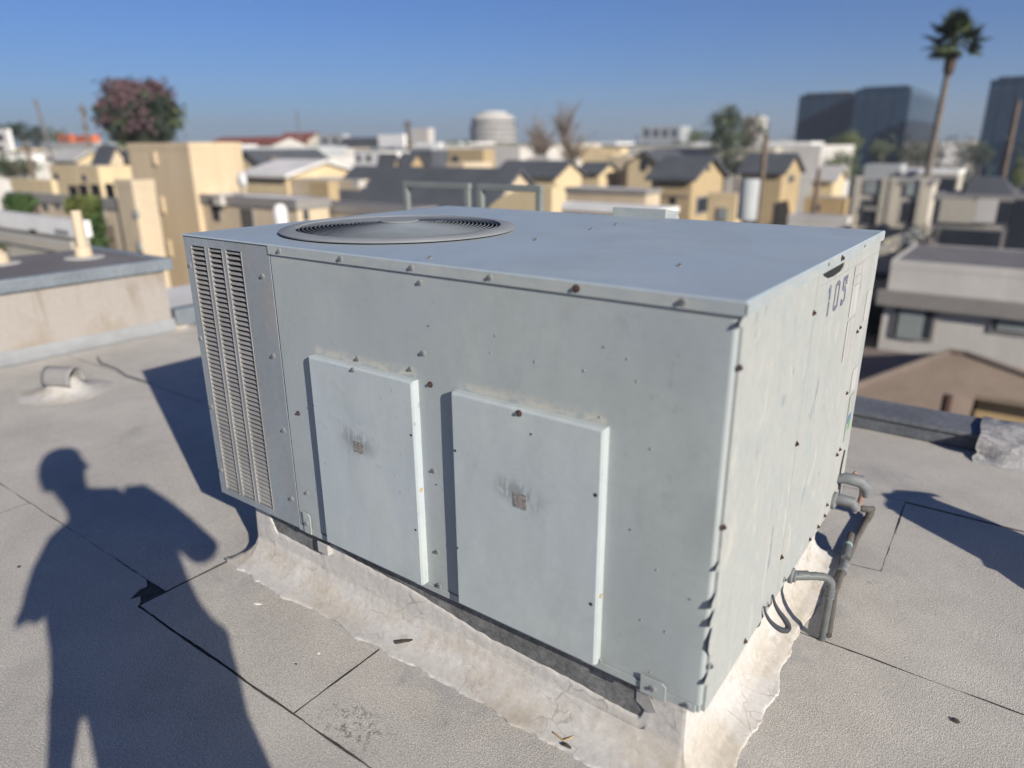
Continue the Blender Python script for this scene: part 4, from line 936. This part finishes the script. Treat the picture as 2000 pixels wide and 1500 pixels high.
for i, (px, py) in enumerate(((128, 366), (148, 364), (172, 364), (200, 362))):
    c_ = at(px, py + 8, 32); t = thing('patio_chair', 'dark patio chairs on the flat roof left of the tan tower', 'chair', (c_.x, c_.y, c_.z - .7), 'dark patio chairs on the flat roof')
    t['label'] = ('leftmost of four dark patio chairs on the flat roof', 'second from the left of four dark patio chairs on the flat roof', 'third from the left of four dark patio chairs on the flat roof', 'rightmost of four dark patio chairs by the tan tower')[i]
    MB().box(c_.x - .3, c_.x + .3, c_.y - .3, c_.y + .3, c_.z - .42, c_.z - .32).build('seat', M['black'], t); MB().box(c_.x - .3, c_.x + .3, c_.y + .25, c_.y + .3, c_.z - .32, c_.z + .2).build('backrest', M['black'], t)
    for sx in (-.27, .24):
        for sy in (-.27, .24): MB().box(c_.x + sx, c_.x + sx + .04, c_.y + sy, c_.y + sy + .04, c_.z - 1.2, c_.z - .421).build('leg', M['black'], t)
block('low_white_house', 'low pale house with a light flat roof and wide windows at the left edge', 'house', (-120, 147, 166), 432, 16.5, 'offwhite', 'greyroof', ((6, 448, 27, 462), (61, 443, 82, 464), (109, 440, 146, 465, 'curtain')), (), 'white', ch=.32)
block('garden_wall', 'grey green wall in front of the low pale house', 'wall', (-160, 150, 158), 472, 14.6, 'beige', 'greyroof')
def hedge(label, x0p, x1p, y0p, y1p, D, mat, seed, cat='hedge', name='hedge'):
    rnd = random.Random(seed); a, b = at(x0p, y0p, D), at(x1p, y1p, D); t = thing(name, label, cat, ((a.x + b.x) / 2, (a.y + b.y) / 2, ST)); cs = []
    for _ in range(60): cs.append((Vector((a.x + (b.x - a.x) * rnd.random(), a.y + (b.y - a.y) * rnd.random() + rnd.uniform(0, .2), b.z + (a.z - b.z) * rnd.random())), 1))
    k = abs(a.z - b.z); vs, fs = leafquads(cs, 34, .07, .06, rnd); MB().add(vs, fs).build('foliage', M[mat], t)
    MB().tube([((a.x + b.x) / 2, (a.y + b.y) / 2 + .4, ST), ((a.x + b.x) / 2, (a.y + b.y) / 2 + .4, b.z + k * .5)], .12, 6).build('stem', M['bark'], t)
hedge('narrow tall green hedge right of the cream vent pipe', 166, 188, 398, 488, 20, 'ivy', 3)
hedge('bright green top of a creeper beside the low pale house', 128, 178, 394, 410, 20, 'leafyel', 4, 'creeper', 'creeper')
hedge('clipped green hedge behind the low pale house', 8, 52, 390, 410, 22, 'ivy', 5)
tree('dark green bush at the left edge below the low pale house', -2, 488, 22, 18, 11, ('leaf', 'leafdark'), 30, 40, cat='bush', name='bush', seed=9)

block('cream_apartment_block', 'cream block with a white flat roof and two windows right of the tan tower', 'building', (372, 578, 640), 390, 22, 'cream', 'whiteroof', ((417, 400, 434, 430), (472, 404, 500, 446)), ((590, 410, 602, 430),), 'trim', ch=.28)
block('long_cream_block', 'long cream block with a brown roof edge behind the fan guard', 'building', (558, 800, 850), 408, 20.5, 'cream', 'darkroof', ((573, 414, 606, 442, 'curtain'), (648, 424, 700, 445)), (), 'trim', ch=.25)
c_ = at(548, 420, 19); tk = thing('white_tank', 'small white tank against the cream block left of the fan', 'tank', (c_.x, c_.y, ST)); MB().lathe([(.16, 0), (.17, .02), (.17, .55), (.10, .66), (.001, .68)], (c_.x, c_.y, c_.z - .4), 16).build('shell', M['white'], tk, True); MB().lathe([(.13, 0), (.13, c_.z - .41 - ST)], (c_.x, c_.y, ST), 10).build('stand', M['greypole'], tk)
block('yellow_stair_house', 'yellow stair house left of the dark slate roof', 'building', (603, 640, 660), 355, 30, 'yellow', 'greyroof')
gable('slate_roofed_hall', 'long hall with a large dark slate roof behind the grey frames', (640, 955, 1064), 409, 337, 30, 'cream', 'slate', 'x', oh=.2)
gable('cream_rake_house', 'cream house with sloping white edged roof left of the slate hall', (478, 560, 700), 345, 318, 40, 'paleye', 'whiteroof', 'x')
gable('cream_barn_house', 'wide cream house with a dark roof beside the tan tower', (455, 520, 640), 330, 297, 55, 'paleye', 'slate', 'y', ((530, 306, 540, 326, 'yellow'),), depth=6)
block('cream_terrace', 'cream terrace with grey roof in front of the gabled houses', 'building', (470, 700, 760), 352, 36, 'cream', 'whiteroof')
for lab, px, py, rg in (('ochre gabled dormer left of a pair behind the slate roof', (742, 768, 775), 318, 303), ('brighter gabled dormer right of a pair behind the slate roof', (778, 800, 826), 322, 302)):
    gable('gabled_dormer', lab, px, py, rg, 66, 'yellow', 'slate', 'x')
block('white_mid_block', 'white block with dark windows behind the dormers', 'building', (690, 740, 800), 296, 80, 'white', 'whiteroof', ((697, 302, 706, 316), (716, 302, 726, 316)))
block('yellow_block', 'pale yellow block left of the bare trees', 'building', (876, 944, 966), 292, 62, 'yellow', 'greyroof', ((884, 304, 898, 322),), ())
block('small_cream_block', 'small cream block in front of the pale yellow block', 'building', (872, 905, 960), 318, 56, 'cream', 'greyroof')
gable('dark_gable_house', 'house with a dark gabled roof and cream ends below the bare trees', (968, 1085, 1136), 345, 318, 56, 'paleye', 'slate', 'x')
gable('grey_gable_house', 'small house with a grey blue gabled roof right of the bare trees', (1130, 1170, 1205), 338, 320, 64, 'paleye', 'slate', 'x')
block('cream_chimney_block', 'cream block against the small windowed gable', 'building', (1188, 1230, 1250), 305, 66, 'cream', 'greyroof')
gable('windowed_gable_house', 'cream gabled house with one tall dark window', (1226, 1290, 1330), 322, 298, 62, 'paleye', 'slate', 'y', ((1252, 312, 1264, 334),), depth=6)
block('white_roofed_block', 'cream block with a wide white roof left of the yellow gabled house', 'building', (1106, 1262, 1290), 371, 34, 'cream', 'whiteroof', (), (), 'trim', ch=.22)
block('pale_roofed_block', 'nearer cream block with a pale pink white roof behind the unit', 'building', (1076, 1286, 1322), 409, 21, 'paleye', 'whiteroof', (), (), 'white', ch=.16)
# curved cream parapet wall
Y0 = at(1010, 400, 14).y; aw = thing('curved_wall', 'cream wall with a curved top seen through the right grey frame', 'wall', (on(1010, 400, 1, Y0).x, Y0, ST))
prof = [(940, 420), (955, 405), (968, 393), (984, 383), (1005, 374), (1030, 368), (1066, 364), (1078, 366)]
pts = [on(x, y, 1, Y0) for x, y in prof]; MB().prism([(p.x, Y0, p.z) for p in pts] + [(pts[-1].x, Y0, ST), (pts[0].x, Y0, ST)], (0, .35, 0)).build('wall', M['paleye'], aw)
gable('yellow_gable_house', 'bright yellow gabled house with a dark roof and a balcony opening', (1273, 1352, 1412), 350, 310, 40, 'yellow', 'slate', 'x', ((1278, 378, 1345, 386, 'ochre'), (1312, 384, 1322, 398)), ((1360, 384, 1396, 412), (1380, 324, 1385, 334)))  # long front strip in the window list paints a shadow band on the wall
gable('yellow_gable_house', 'yellow gabled house farther right behind the wooden pole', (1448, 1528, 1564), 338, 303, 56, 'yellow', 'slate', 'x', (), ((1540, 342, 1549, 356),))
block('yellow_low_block', 'low cream block with a pale window below the bright yellow gabled house', 'building', (1384, 1440, 1452), 378, 35, 'paleye', 'greyroof', ((1402, 405, 1420, 432, 'curtain'),))
c_ = at(1465, 352, 29); ft = thing('metal_flue', 'shiny pale metal flue between the two yellow gabled houses', 'flue', (c_.x, c_.y, ST)); sc_ = (c_ - CAM).dot(FWD) / FPX
MB().lathe([(19 * sc_, -1.45), (19 * sc_, 0), (17 * sc_, .05), (.001, .06)], c_, 20).build('casing', M['hazeblue'], ft, True); MB().lathe([(8 * sc_, ST - c_.z), (8 * sc_, -1.45)], c_, 10).build('pipe', M['greypole'], ft)
def pole(label, px, pt, pb, D, r, mat, arm=(), name='utility_pole', lean=(0, 0)):
    a = at(px, pt, D); t = thing(name, label, 'pole', (a.x - lean[0], a.y - lean[1], ST)); MB().tube([(a.x - lean[0], a.y - lean[1], ST), tuple(a)], [r * 1.3, r * .8], 8).build('shaft', M[mat], t, True)
    for dz, l_ in arm: MB().box(a.x - l_, a.x + l_, a.y - .06, a.y + .06, a.z - dz - .07, a.z - dz + .07).build('crossarm', M[mat], t)
pole('brown wooden pole right of the shiny flue', 1497, 262, 420, 33, .13, 'pole')
pole('leaning grey pole left of the orange building', 68, 193, 310, 60, .13, 'greypole', lean=(-1.6, -.6))
pole('wooden utility pole with crossarm above the orange building', 158, 202, 300, 95, .17, 'pole', ((.6, 1.1), (2.4, 1.0)))
pole('short orange brown pole left of the leaning grey pole', 50, 275, 330, 50, .14, 'pole', ((.4, .5),))
pole('brown pole at the right edge in front of the dark tower', 1990, 196, 420, 48, .13, 'pole')
pole('dark pole above the skyline right of the white boxes', 796, 236, 300, 110, .32, 'bark', ((.5, 1.1),))
pole('thin post standing left of the grey modern house', 1600, 330, 450, 36, .12, 'pole', name='post')
pole('thin mast on the skyline above the red roofs', 580, 215, 290, 160, .18, 'greypole', name='mast')
block('tan_house', 'tan house between the farther yellow gabled house and the fin walled house', 'house', (1572, 1650, 1664), 388, 44, 'ochre', 'greyroof', ((1590, 398, 1602, 412),))
gable('cream_gable_house', 'small pinkish cream gabled house right of the farther yellow gabled house', (1588, 1628, 1650), 352, 328, 60, 'paleye', 'greyroof', 'x')
block('blue_tarp_roof', 'low pale roof with a blue tarp left of the fin walled house', 'building', (1540, 1656, 1664), 424, 33, 'offwhite', 'blueshade')
# grey modern houses at the right
t, b = block('modern_house', 'grey modern house with fin walls and dark recessed balconies right of the unit', 'house', (1664, 1822, 1834), 352, 36, 'beige', 'greyroof', ((1688, 352, 1716, 380, 'curtain'), (1686, 388, 1720, 442), (1768, 392, 1794, 436), (1770, 356, 1792, 384, 'curtain'), (1722, 480, 1752, 520)), (), 'trim', ch=.2)
for px in (1672, 1725, 1742, 1800):
    q0, q1 = on(px, 345, 1, b[2]), on(px + 12, 345, 1, b[2]); MB().box(q0.x, q1.x, b[2] - .14, b[2] - .002, ST, b[4] + .12).build('fin_wall', M['beige'], t)
q0, q1 = on(1688, 402, 1, b[2]), on(1720, 412, 1, b[2]); MB().box(q0.x, q1.x, b[2] - .16, b[2] - .071, q1.z, q0.z).build('balcony_rail', M['trim'], t)
block('modern_house', 'grey flat roofed house with pale upper roof behind the fin walled house', 'house', (1690, 1760, 1772), 322, 52, 'hazeblue', 'greyroof')
block('pale_strip_house', 'house with a long pale roof strip behind the palm trunk', 'house', (1762, 1872, 1885), 333, 50, 'beige', 'whiteroof', ((1772, 346, 1800, 352), (1834, 345, 1866, 380)), (), 'white')
t, b = block('panel_house', 'modern house with two square pale panels and dark recesses at the right', 'house', (1828, 2010, 2022), 384, 31, 'beige', 'darkroof', ((1832, 440, 1950, 520), (1903, 386, 1909, 440), (1944, 390, 1975, 440), (1980, 385, 2008, 520)), (), 'trim', cap=2.6)
for px0, px1, mt in ((1840, 1901, 'beige'), (1910, 1942, 'offwhite')):
    q0, q1 = on(px0, 388, 1, b[2]), on(px1, 436, 1, b[2]); MB().box(q0.x, q1.x, b[2] - .12, b[2] - .0502, q1.z, q0.z).build('panel', M[mt], t)
q0 = at(1930, 345, 33); ub = thing('dark_pavilion', 'dark blue grey hipped pavilion roof at the right edge', 'pavilion', (q0.x, q0.y, ST))
e0, e1 = at(1878, 386, 31.5), at(1988, 384, 31.5); MB().add([(e0.x, e0.y, e0.z), (e1.x, e0.y, e0.z), (e1.x, e0.y + 3, e0.z), (e0.x, e0.y + 3, e0.z), (q0.x - .5, e0.y + 1.5, q0.z), (q0.x + .5, e0.y + 1.5, q0.z)], [(0, 1, 5, 4), (1, 2, 5), (2, 3, 4, 5), (3, 0, 4), (3, 2, 1, 0)]).build('roof', M['slate'], ub)
for sx in (.1, -.1): MB().box((e0.x if sx > 0 else e1.x) + sx - .06, (e0.x if sx > 0 else e1.x) + sx + .06, e0.y + 1.4, e0.y + 1.5, ST, e0.z + .3).build('post', M['trim'], ub)
block('balcony_block', 'beige stepped balcony block behind the right corner of the unit', 'building', (1560, 1742, 1752), 487, 28, 'beige', 'greyroof', ((1690, 527, 1738, 548), (1690, 600, 1736, 640)))
t, b = block('white_modern_house', 'large white modern house with a grey canopy over its windows at the right', 'house', (1742, 2150, 2200) if False else (1742, 2060, 2066), 532, 24, 'offwhite', 'darkroof', ((1752, 578, 1822, 668), (1944, 588, 2030, 660)), (), None, cap=4.5)
q0, q1 = on(1740, 562, 1, b[2]), on(2060, 560, 1, b[2])
MB().box(q0.x - .3, b[1] + .3, b[2] - .28, b[2] - .072, q0.z - .5, q0.z - .05).build('canopy', M['trim'], t)
for px0, px1, py0, py1 in ((1762, 1798, 588, 664), (1952, 2026, 618, 652)):
    a0, a1 = on(px0, py0, 1, b[2]), on(px1, py1, 1, b[2]); MB().box(a0.x, a1.x, b[2] - .09, b[2] - .0705, a1.z, a0.z).build('blind', M['curtain'], t)
tree('purple white blossoming shrub before the dark balcony recess', 1800, 468, 34, 34, 29, ('leafdark', 'hazeblue', 'pink'), 20, 40, cat='shrub', name='shrub', seed=12)
# brown hipped house below the parapet
bh = thing('brown_roofed_house', 'house with a brown hipped roof and ochre wall just beyond the right parapet', 'house', (3, 14, ST))
pk = at(1885, 692, 17.5); ze = pk.z - 1.55; x0_, x1_, y0_, y1_ = pk.x - 11, pk.x + 3.2, pk.y - 3.4, pk.y + 3.4
MB().box(pk.x - 4, x1_ - .5, pk.y - .8, y1_ - .5, ST, ze - .02).build('wall', M['ochre'], bh)
best = min(range(400), key=lambda k: abs(on(1885 - 1.05 * k, 692 + .30 * k, 2, ze).y - y0_) if k > 60 else 99); x0_ = on(1885 - 1.05 * best, 692 + .30 * best, 2, ze).x
A = [(x0_, y0_, ze), (x1_, y0_, ze), (x1_, y1_, ze), (x0_, y1_, ze)]; R0, R1 = (pk.x - .3, pk.y, pk.z), tuple(pk)
kz = (pk.z - ze) / (pk.y - y0_)
d_ = ray(1905, 770); t_ = (pk.z + kz * (CAM.y - pk.y) - CAM.z) / (d_.z - kz * d_.y); qw = CAM + d_ * t_
FR = [A[0], (qw.x, y0_, ze), (qw.x, qw.y, qw.z), (x1_, qw.y, qw.z), R1, R0]
for nm, f_, mt in (('roof_slope', FR, 'brownroof'), ('roof_slope', [(x1_, qw.y, qw.z), A[2], R1], 'brownroof'), ('roof_slope', [A[2], A[3], R0, R1], 'brownroof2'), ('roof_slope', [A[3], A[0], R0], 'brownroof2')):
    MB().prism(f_, (0, 0, -.1)).build(nm, M[mt], bh)
MB().box(qw.x + .05, x1_ - .3, qw.y + .25, qw.y + .5, ST, qw.z - .08).build('front_wall', M['ochre'], bh)
for a_, b_ in ((R0, R1), (R1, (x1_, qw.y, qw.z)), (R1, A[2]), (R0, A[0])): MB().tube([Vector(a_) + Vector((0, 0, .02)), Vector(b_) + Vector((0, 0, .02))], .07, 6).build('ridge_cap', M['brownroof2'], bh)
c_ = at(1843, 815, 14.2); bv = thing('brown_vent', 'dark red brown vent pipe standing on the brown roof', 'vent pipe', (c_.x, c_.y, c_.z - 1)); MB().lathe([(.08, -1.2), (.08, .42), (.001, .43)], c_, 14).build('pipe', M['rust'], bv, True); MB().lathe([(.17, -.06), (.10, .02)], c_, 14).build('collar', M['mastic2'], bv)
ql = at(1840, 694, 21.5); q0 = on(1700, 780, 1, 15.6)
lb = thing('brown_roofed_house', 'darker brown low roofed house between the hipped roof and the white house', 'house', (ql.x - 5, 17, ST))
MB().box(ql.x - 11, ql.x + .9, 15.9, 19.3, ST, ql.z - .85).build('wall', M['ochre'], lb)
MB().prism([(ql.x - 11.3, 15.5, ql.z - .95), (ql.x - 11.3, 19.4, ql.z), (ql.x - 11.3, 19.4, ql.z + .12), (ql.x - 11.3, 15.5, ql.z - .83)], (12.4, 0, 0)).build('roof_slope', M['brownroof2'], lb)
hedge('shaded green shrubs between the beige balcony block and the white house', 1700, 1735, 590, 660, 27, 'leafdark', 8, 'shrub', 'shrub')

M['greybark'] = simple('grey_palm_bark', (.15, .13, .115), .9, .2, 4)
# ------------------------------------------------------------------ palm
c_ = at(468, 352, 24); dd = thing('satellite_dish', 'round white dish on the cream roof right of the tan tower', 'dish', c_); MB().lathe([(.001, .0), (.16, .03), (.24, .09), (.25, .10), (.24, .105), (.16, .05), (.001, .02)], (c_.x, c_.y - .02, c_.z), 20, 'y').build('reflector', M['white'], dd, True); MB().tube([(c_.x, c_.y, c_.z), (c_.x, c_.y + .05, c_.z - .75)], .025, 8).build('mast', M['greypole'], dd)
for k, (px, py, D, lab) in enumerate(((432, 376, 25, 'white low roof hump near the tan tower on the cream roof'), (1178, 366, 36, 'small grey vent box on the white roof left of the yellow gable'), (1230, 366, 36, 'grey vent box nearer the yellow gable on the white roof'), (700, 348, 33, 'pale vent box on the terrace roof left of the slate hall'))):
    c_ = at(px, py, D); t = thing('roof_vent', lab, 'vent', (c_.x, c_.y, c_.z - .5)); bevel(MB().box(c_.x - .22, c_.x + .22, c_.y - .2, c_.y + .2, c_.z - .4, c_.z - .1).build('vent_box', M['concrete' if k in (0, 3) else 'hazeblue'], t), .03); MB().box(c_.x - .26, c_.x + .26, c_.y - .24, c_.y + .24, c_.z - .0995, c_.z - .06).build('cap', M['offwhite' if k in (0, 3) else 'trim'], t)
def palm(label, px, ptop, pcen, D, crown_px, leaning):
    c_ = at(px, pcen, D); sc = (c_ - CAM).dot(FWD) / FPX; Lf = crown_px * sc
    t = thing('palm_tree', label, 'palm tree', (c_.x, c_.y, ST))
    MB().tube([(c_.x + leaning, c_.y, ST), (c_.x + leaning * .5, c_.y, (ST + c_.z) / 2), (c_.x, c_.y, c_.z - .2)], [.20, .16, .13], 10).build('trunk', M['greybark'], t, True)
    MB().lathe([(.14, -Lf * .85), (.24, -Lf * .7), (.26, -Lf * .4), (.2, -.1)], c_, 12).build('dead_skirt', simple('dead_fronds', (.07, .05, .042), .9, .3, 5), t, True)
    m = MB(); m.tube([(0, 0, 0), (Lf * .45, 0, .05 * Lf)], [.03, .018], 5)
    for k in range(15):
        a = math.radians(-75 + 150 * k / 14); l_ = Lf * .62 * (1 - .25 * abs(a)); b = Vector((Lf * .45, 0, .05 * Lf)); e_ = b + Vector((math.cos(a) * l_, math.sin(a) * l_, -.10 * l_ - .1 * Lf * (abs(a) / 1.3) ** 2)); d = Vector((-math.sin(a), math.cos(a), 0)) * .045 * Lf; md = b.lerp(e_, .55) + Vector((0, 0, .05 * l_))
        m.add([b, md - d, e_, md + d], [(0, 1, 2, 3)])
    me = m.mesh('frond', M['leaf']); rnd = random.Random(5)
    for k in range(34):
        f_ = (k + .5) / 34; pit = math.radians(78 - 112 * f_) ; o = put('frond', me, t); o.matrix_parent_inverse = Matrix(); o.location = c_ - Vector((c_.x, c_.y, ST)); o.rotation_euler = (rnd.uniform(-.5, .5), -pit, k * 2.39996 + rnd.uniform(-.2, .2)); s_ = rnd.uniform(.8, 1.08) * (1 if f_ < .7 else .85); o.scale = (s_,) * 3
palm('tall fan palm with a single bare trunk right of the glass towers', 1862, 28, 88, 42, 66, -.4)

# ------------------------------------------------------------------ skyline
tree('big round tree with pink blossom above the tan tower at the left', 271, 226, 70, 64, 85, ('leafdark', 'leaf', 'pink'), 60, 210, seed=23, open_=.13, leaf=.28)
tree('low round green tree left of the orange building', 105, 262, 22, 15, 170, ('leafyel', 'leaf'), 24, 40, seed=22)
for i, (px, py, rx, ry) in enumerate(((10, 262, 26, 24), (45, 258, 24, 20), (74, 266, 20, 22))):
    tree(('dark tree at the top left edge of the photo', 'spiky dark tree second from the left edge', 'dark tree just left of the leaning grey pole')[i], px, py, rx, ry, 120, ('leafdark',), 26, 34, seed=30 + i, open_=.2)
tree('broad green tree below the left skyline', 28, 326, 46, 26, 60, ('leafdark', 'leaf'), 34, 70, seed=37)
tree('dark loose tree left of the glass towers', 1418, 258, 34, 46, 92, ('leafdark', 'leaf'), 36, 60, seed=23)
tree('lower dark tree right of the loose dark tree', 1466, 262, 28, 36, 95, ('leafdark', 'bark'), 26, 46, seed=24)
tree('dark tree mass below the loose dark tree', 1440, 318, 46, 26, 88, ('leafdark',), 30, 50, seed=25)
tree('flat green tree left of the beige office block', 898, 286, 44, 13, 120, ('leaf',), 30, 50, seed=26)
bare_tree('tall bare brown tree right of the beige office block', 1105, 192, 300, 34, 110, 41)
bare_tree('wide bare brown tree left of the tall bare tree', 1062, 236, 312, 48, 100, 42)
bare_tree('low bare brown tree right of the tall bare tree', 1118, 258, 330, 40, 84, 43)
for i, (px, py, rx, ry, D, mt) in enumerate(((1655, 282, 30, 24, 130, ('leafyel', 'leaf')), (1645, 322, 38, 26, 95, ('leaf', 'leafyel')), (1722, 292, 24, 18, 140, ('leaf',)), (1795, 300, 36, 20, 120, ('leafdark', 'leafyel')), (1588, 300, 46, 18, 150, ('leafdark',)), (1995, 330, 20, 36, 70, ('leafyel', 'leaf')), (1700, 345, 20, 16, 70, ('leafyel',)), (1330, 296, 40, 20, 150, ('leaf', 'leafdark')), (1360, 272, 22, 18, 170, ('leaf',)), (1915, 300, 26, 22, 130, ('leafdark',)))):
    tree(('yellow green tree before the middle of the glass towers', 'wide green tree right of the second yellow house', 'small green tree before the right tower face', 'dark green tree left of the palm trunk', 'dark trees at the foot of the glass towers', 'green tree at the right edge below the dark tower', 'yellow green shrub on the roof terrace of the grey house', 'green tree behind the bright yellow gabled house', 'small green tree above the yellow gable', 'dark green tree between palm trunk and right tower')[i], px, py, rx, ry, D, mt, 30, 46, seed=50 + i)
block('orange_tower', 'bright orange square tower with one window on the left skyline', 'building', (113, 136, 144), 262, 130, 'orange', 'greyroof', ((122, 268, 130, 277),), zb=ST)
block('orange_block', 'long orange block running right from the orange tower', 'building', (136, 178, 194), 264, 140, 'orange', 'greyroof')
block('grey_low_block', 'long grey block below the orange building', 'building', (84, 186, 200), 278, 120, 'hazeblue', 'greyroof')
block('white_terrace_block', 'white terraced block at the upper left edge', 'building', (-40, 14, 20), 252, 110, 'white', 'greyroof', ((-20, 262, 10, 276), (-20, 284, 10, 296)))
gable('red_roofed_hall', 'long low hall with a red tile roof on the skyline', (400, 530, 600), 284, 268, 150, 'offwhite', 'redroof', 'x', zb=ST)
gable('red_roofed_hall', 'brighter red roofed hall right of the long one', (540, 600, 640), 274, 260, 170, 'beige', 'redroof', 'x')
block('dark_flat_block', 'dark flat block behind the white boxes on the skyline', 'building', (668, 742, 760), 268, 150, 'slate', 'slate')
block('pale_blue_block', 'pale grey block right of the red roofs', 'building', (620, 668, 682), 262, 160, 'hazeblue', 'greyroof', ((630, 270, 640, 280), (650, 270, 660, 280)))
block('white_box_building', 'bright white windowless box on the skyline', 'building', (738, 788, 796), 262, 140, 'white', 'whiteroof')
block('beige_box_building', 'beige box building behind the dark pole on the skyline', 'building', (803, 836, 848), 250, 190, 'concrete', 'greyroof')
block('white_low_building', 'low white building right of the beige box', 'building', (812, 858, 866), 278, 120, 'white', 'whiteroof')
# round cornered beige office block
c_ = at(963, 223, 330); sc_ = (c_ - CAM).dot(FWD) / FPX; ob = thing('office_block', 'beige round cornered office block on the skyline left of the bare trees', 'office block', (c_.x, c_.y, ST))
rr = 46 * sc_
MB().lathe([(rr, ST - c_.z), (rr, -5.2), (rr * .93, -5.1), (rr * .93, -2.0), (rr * .80, -.5), (rr * .62, 0), (.001, .01)], c_, 28).build('wall', M['concrete'], ob, True)
for k in range(6): MB().lathe([(rr * (.90 if k < 1 else .98), -.0), (rr * (.945 if k < 1 else 1.015), .02), (rr * (.945 if k < 1 else 1.015), .9), (rr * (.90 if k < 1 else .98), .92)], (c_.x, c_.y, c_.z - 3.6 - 2.2 * k), 28, caps=False).build('window_band', M['towergrey'], ob)
MB().lathe([(rr * .6, 0), (rr * .55, .9), (.001, .91)], c_, 20).build('roof_house', M['offwhite'], ob)
block('grey_office_slab', 'grey green office slab on the skyline left of the loose dark tree', 'office block', (1252, 1330, 1372), 246, 420, 'hazeblue', 'greyroof', [(1258 + 18 * k, 252, 1268 + 18 * k, 268) for k in range(4)])
block('white_office', 'white building peeping over the loose dark trees', 'building', (1452, 1484, 1500), 226, 240, 'concrete', 'greyroof')
def tower(label, px, py, D, mf, ml, floors, group=None):
    x0, x1, y0, y1, zt = corner(*px, py, D, 60); t = thing('glass_tower', label, 'tower', ((x0 + x1) / 2, (y0 + y1) / 2, ST))
    MB().box(x0, x1 - .3, y0, y1, ST, zt).build('curtain_wall', M[mf], t); MB().box(x1 - .3, x1, y0 + .01, y1, ST, zt - .01).build('side_wall', M[ml], t)
    hh = (zt - 2) / floors
    for k in range(floors): z_ = zt - 1.2 - hh * k; MB().box(x0 - .02, x1 + .06, y0 - .12, y1, z_ - .8, z_).build('floor_band', M['towerband'], t)
    n_ = max(4, int((x1 - x0) / 6))
    for k in range(1, n_): xx = x0 + (x1 - x0) * k / n_; MB().box(xx - .15, xx + .15, y0 - .2, y0 - .001, ST, zt - .05).build('mullion', M['towerband'], t)
    MB().box(x0 + 1, x1 - 1, y0 + 1, y1 - 1, zt - .02, zt + .5).build('roof', M['towergrey'], t)
    return (x0, x1, y0, y1, zt)
tower('dark grey glass tower left half of the pair behind the yellow houses', (1562, 1672, 1690), 182, 190, 'towergrey', 'towerlight', 8)
tower('blue glass tower right of the dark grey glass tower', (1672, 1782, 1838), 170, 180, 'towerglass', 'towerlight', 9)
tower('dark blue glass tower cut by the right edge of the photo', (1936, 2058, 2064), 150, 170, 'towerglass', 'towerglass', 9)
for i, (px, py) in enumerate(((1636, 178),)): block('roof_plant', 'pale plant room on top of the dark grey glass tower', 'plant room', (1630, 1660, 1668), 177, 194, 'concrete', 'greyroof', zb=9)
# far city and tree line that read as one mass
rnd = random.Random(77)
cols = ('offwhite', 'beige', 'hazeblue', 'paleye', 'concrete', 'white', 'slate')
mb = MB(); idx = []
def farbox(px, py, D, w_, dep, mi):
    c_ = at(px, py, D); n0 = len(mb.f); mb.box(c_.x - w_ / 2, c_.x + w_ / 2, c_.y, c_.y + dep, ST, c_.z); idx.extend([mi] * (len(mb.f) - n0))
for _ in range(700):
    D = 95 * math.exp(rnd.random() * 2.6); px = rnd.uniform(-250, 2250); hor = 288 - 12 * px / 2000
    py = hor + (2 + rnd.random() * 13) * (150 / D) ** .8 * 1.7 - (rnd.random() < .12) * 7
    if px > 1480 and D < 260: D = 260; py = hor + rnd.uniform(1, 9)
    farbox(px, py, D, rnd.uniform(8, 24), rnd.uniform(8, 20), rnd.choice((0, 0, 1, 2, 3, 3, 4, 5, 6)))
me = bpy.data.meshes.new('far_city'); me.from_pydata(mb.v, [], mb.f)
for c_ in cols: me.materials.append(M[c_])
me.polygons.foreach_set('material_index', idx); tag(put('far_city', me), kind='stuff')
cs = []
for _ in range(260):
    D = 140 * math.exp(rnd.random() * 2.5); px = rnd.uniform(-250, 2250); hor = 288 - 12 * px / 2000; p = at(px, hor + rnd.uniform(2, 16) * min(3, (160 / D)), D)
    for k in range(5): cs.append((Vector((p.x + rnd.gauss(0, 1.6), p.y + rnd.gauss(0, 1.6), ST + 2 + (p.z - ST - 2) * k / 4)), 1))
vs, fs = leafquads(cs, 11, 1.3, .5, rnd); tag(MB().add(vs, fs).build('far_trees', M['leafdark']), kind='stuff')
cs = [(Vector((rnd.uniform(-160, 160), rnd.uniform(24, 220), ST + .8)), 1) for _ in range(420)]
vs, fs = leafquads(cs, 34, .75, .34, rnd); tag(MB().add([(x, y, max(z, ST + .02)) for x, y, z in vs], fs).build('street_greenery', M['leaf']), kind='stuff')

# ------------------------------------------------------------------ air
hz = MB().box(-1800, 1800, -1800, 1800, ST - 1.5, 62).build('haze', M['white']); hz['kind'] = 'stuff'
hm_ = bpy.data.materials.new('haze_air'); hm_.use_nodes = True; hn = hm_.node_tree.nodes; hn.clear()
ho_ = hn.new('ShaderNodeOutputMaterial'); hv_ = hn.new('ShaderNodeVolumePrincipled'); hv_.inputs['Color'].default_value = (.82, .88, .96, 1); hv_.inputs['Density'].default_value = .00055; hv_.inputs['Anisotropy'].default_value = .25
hm_.node_tree.links.new(hv_.outputs[0], ho_.inputs['Volume']); hz.data.materials.clear(); hz.data.materials.append(hm_)
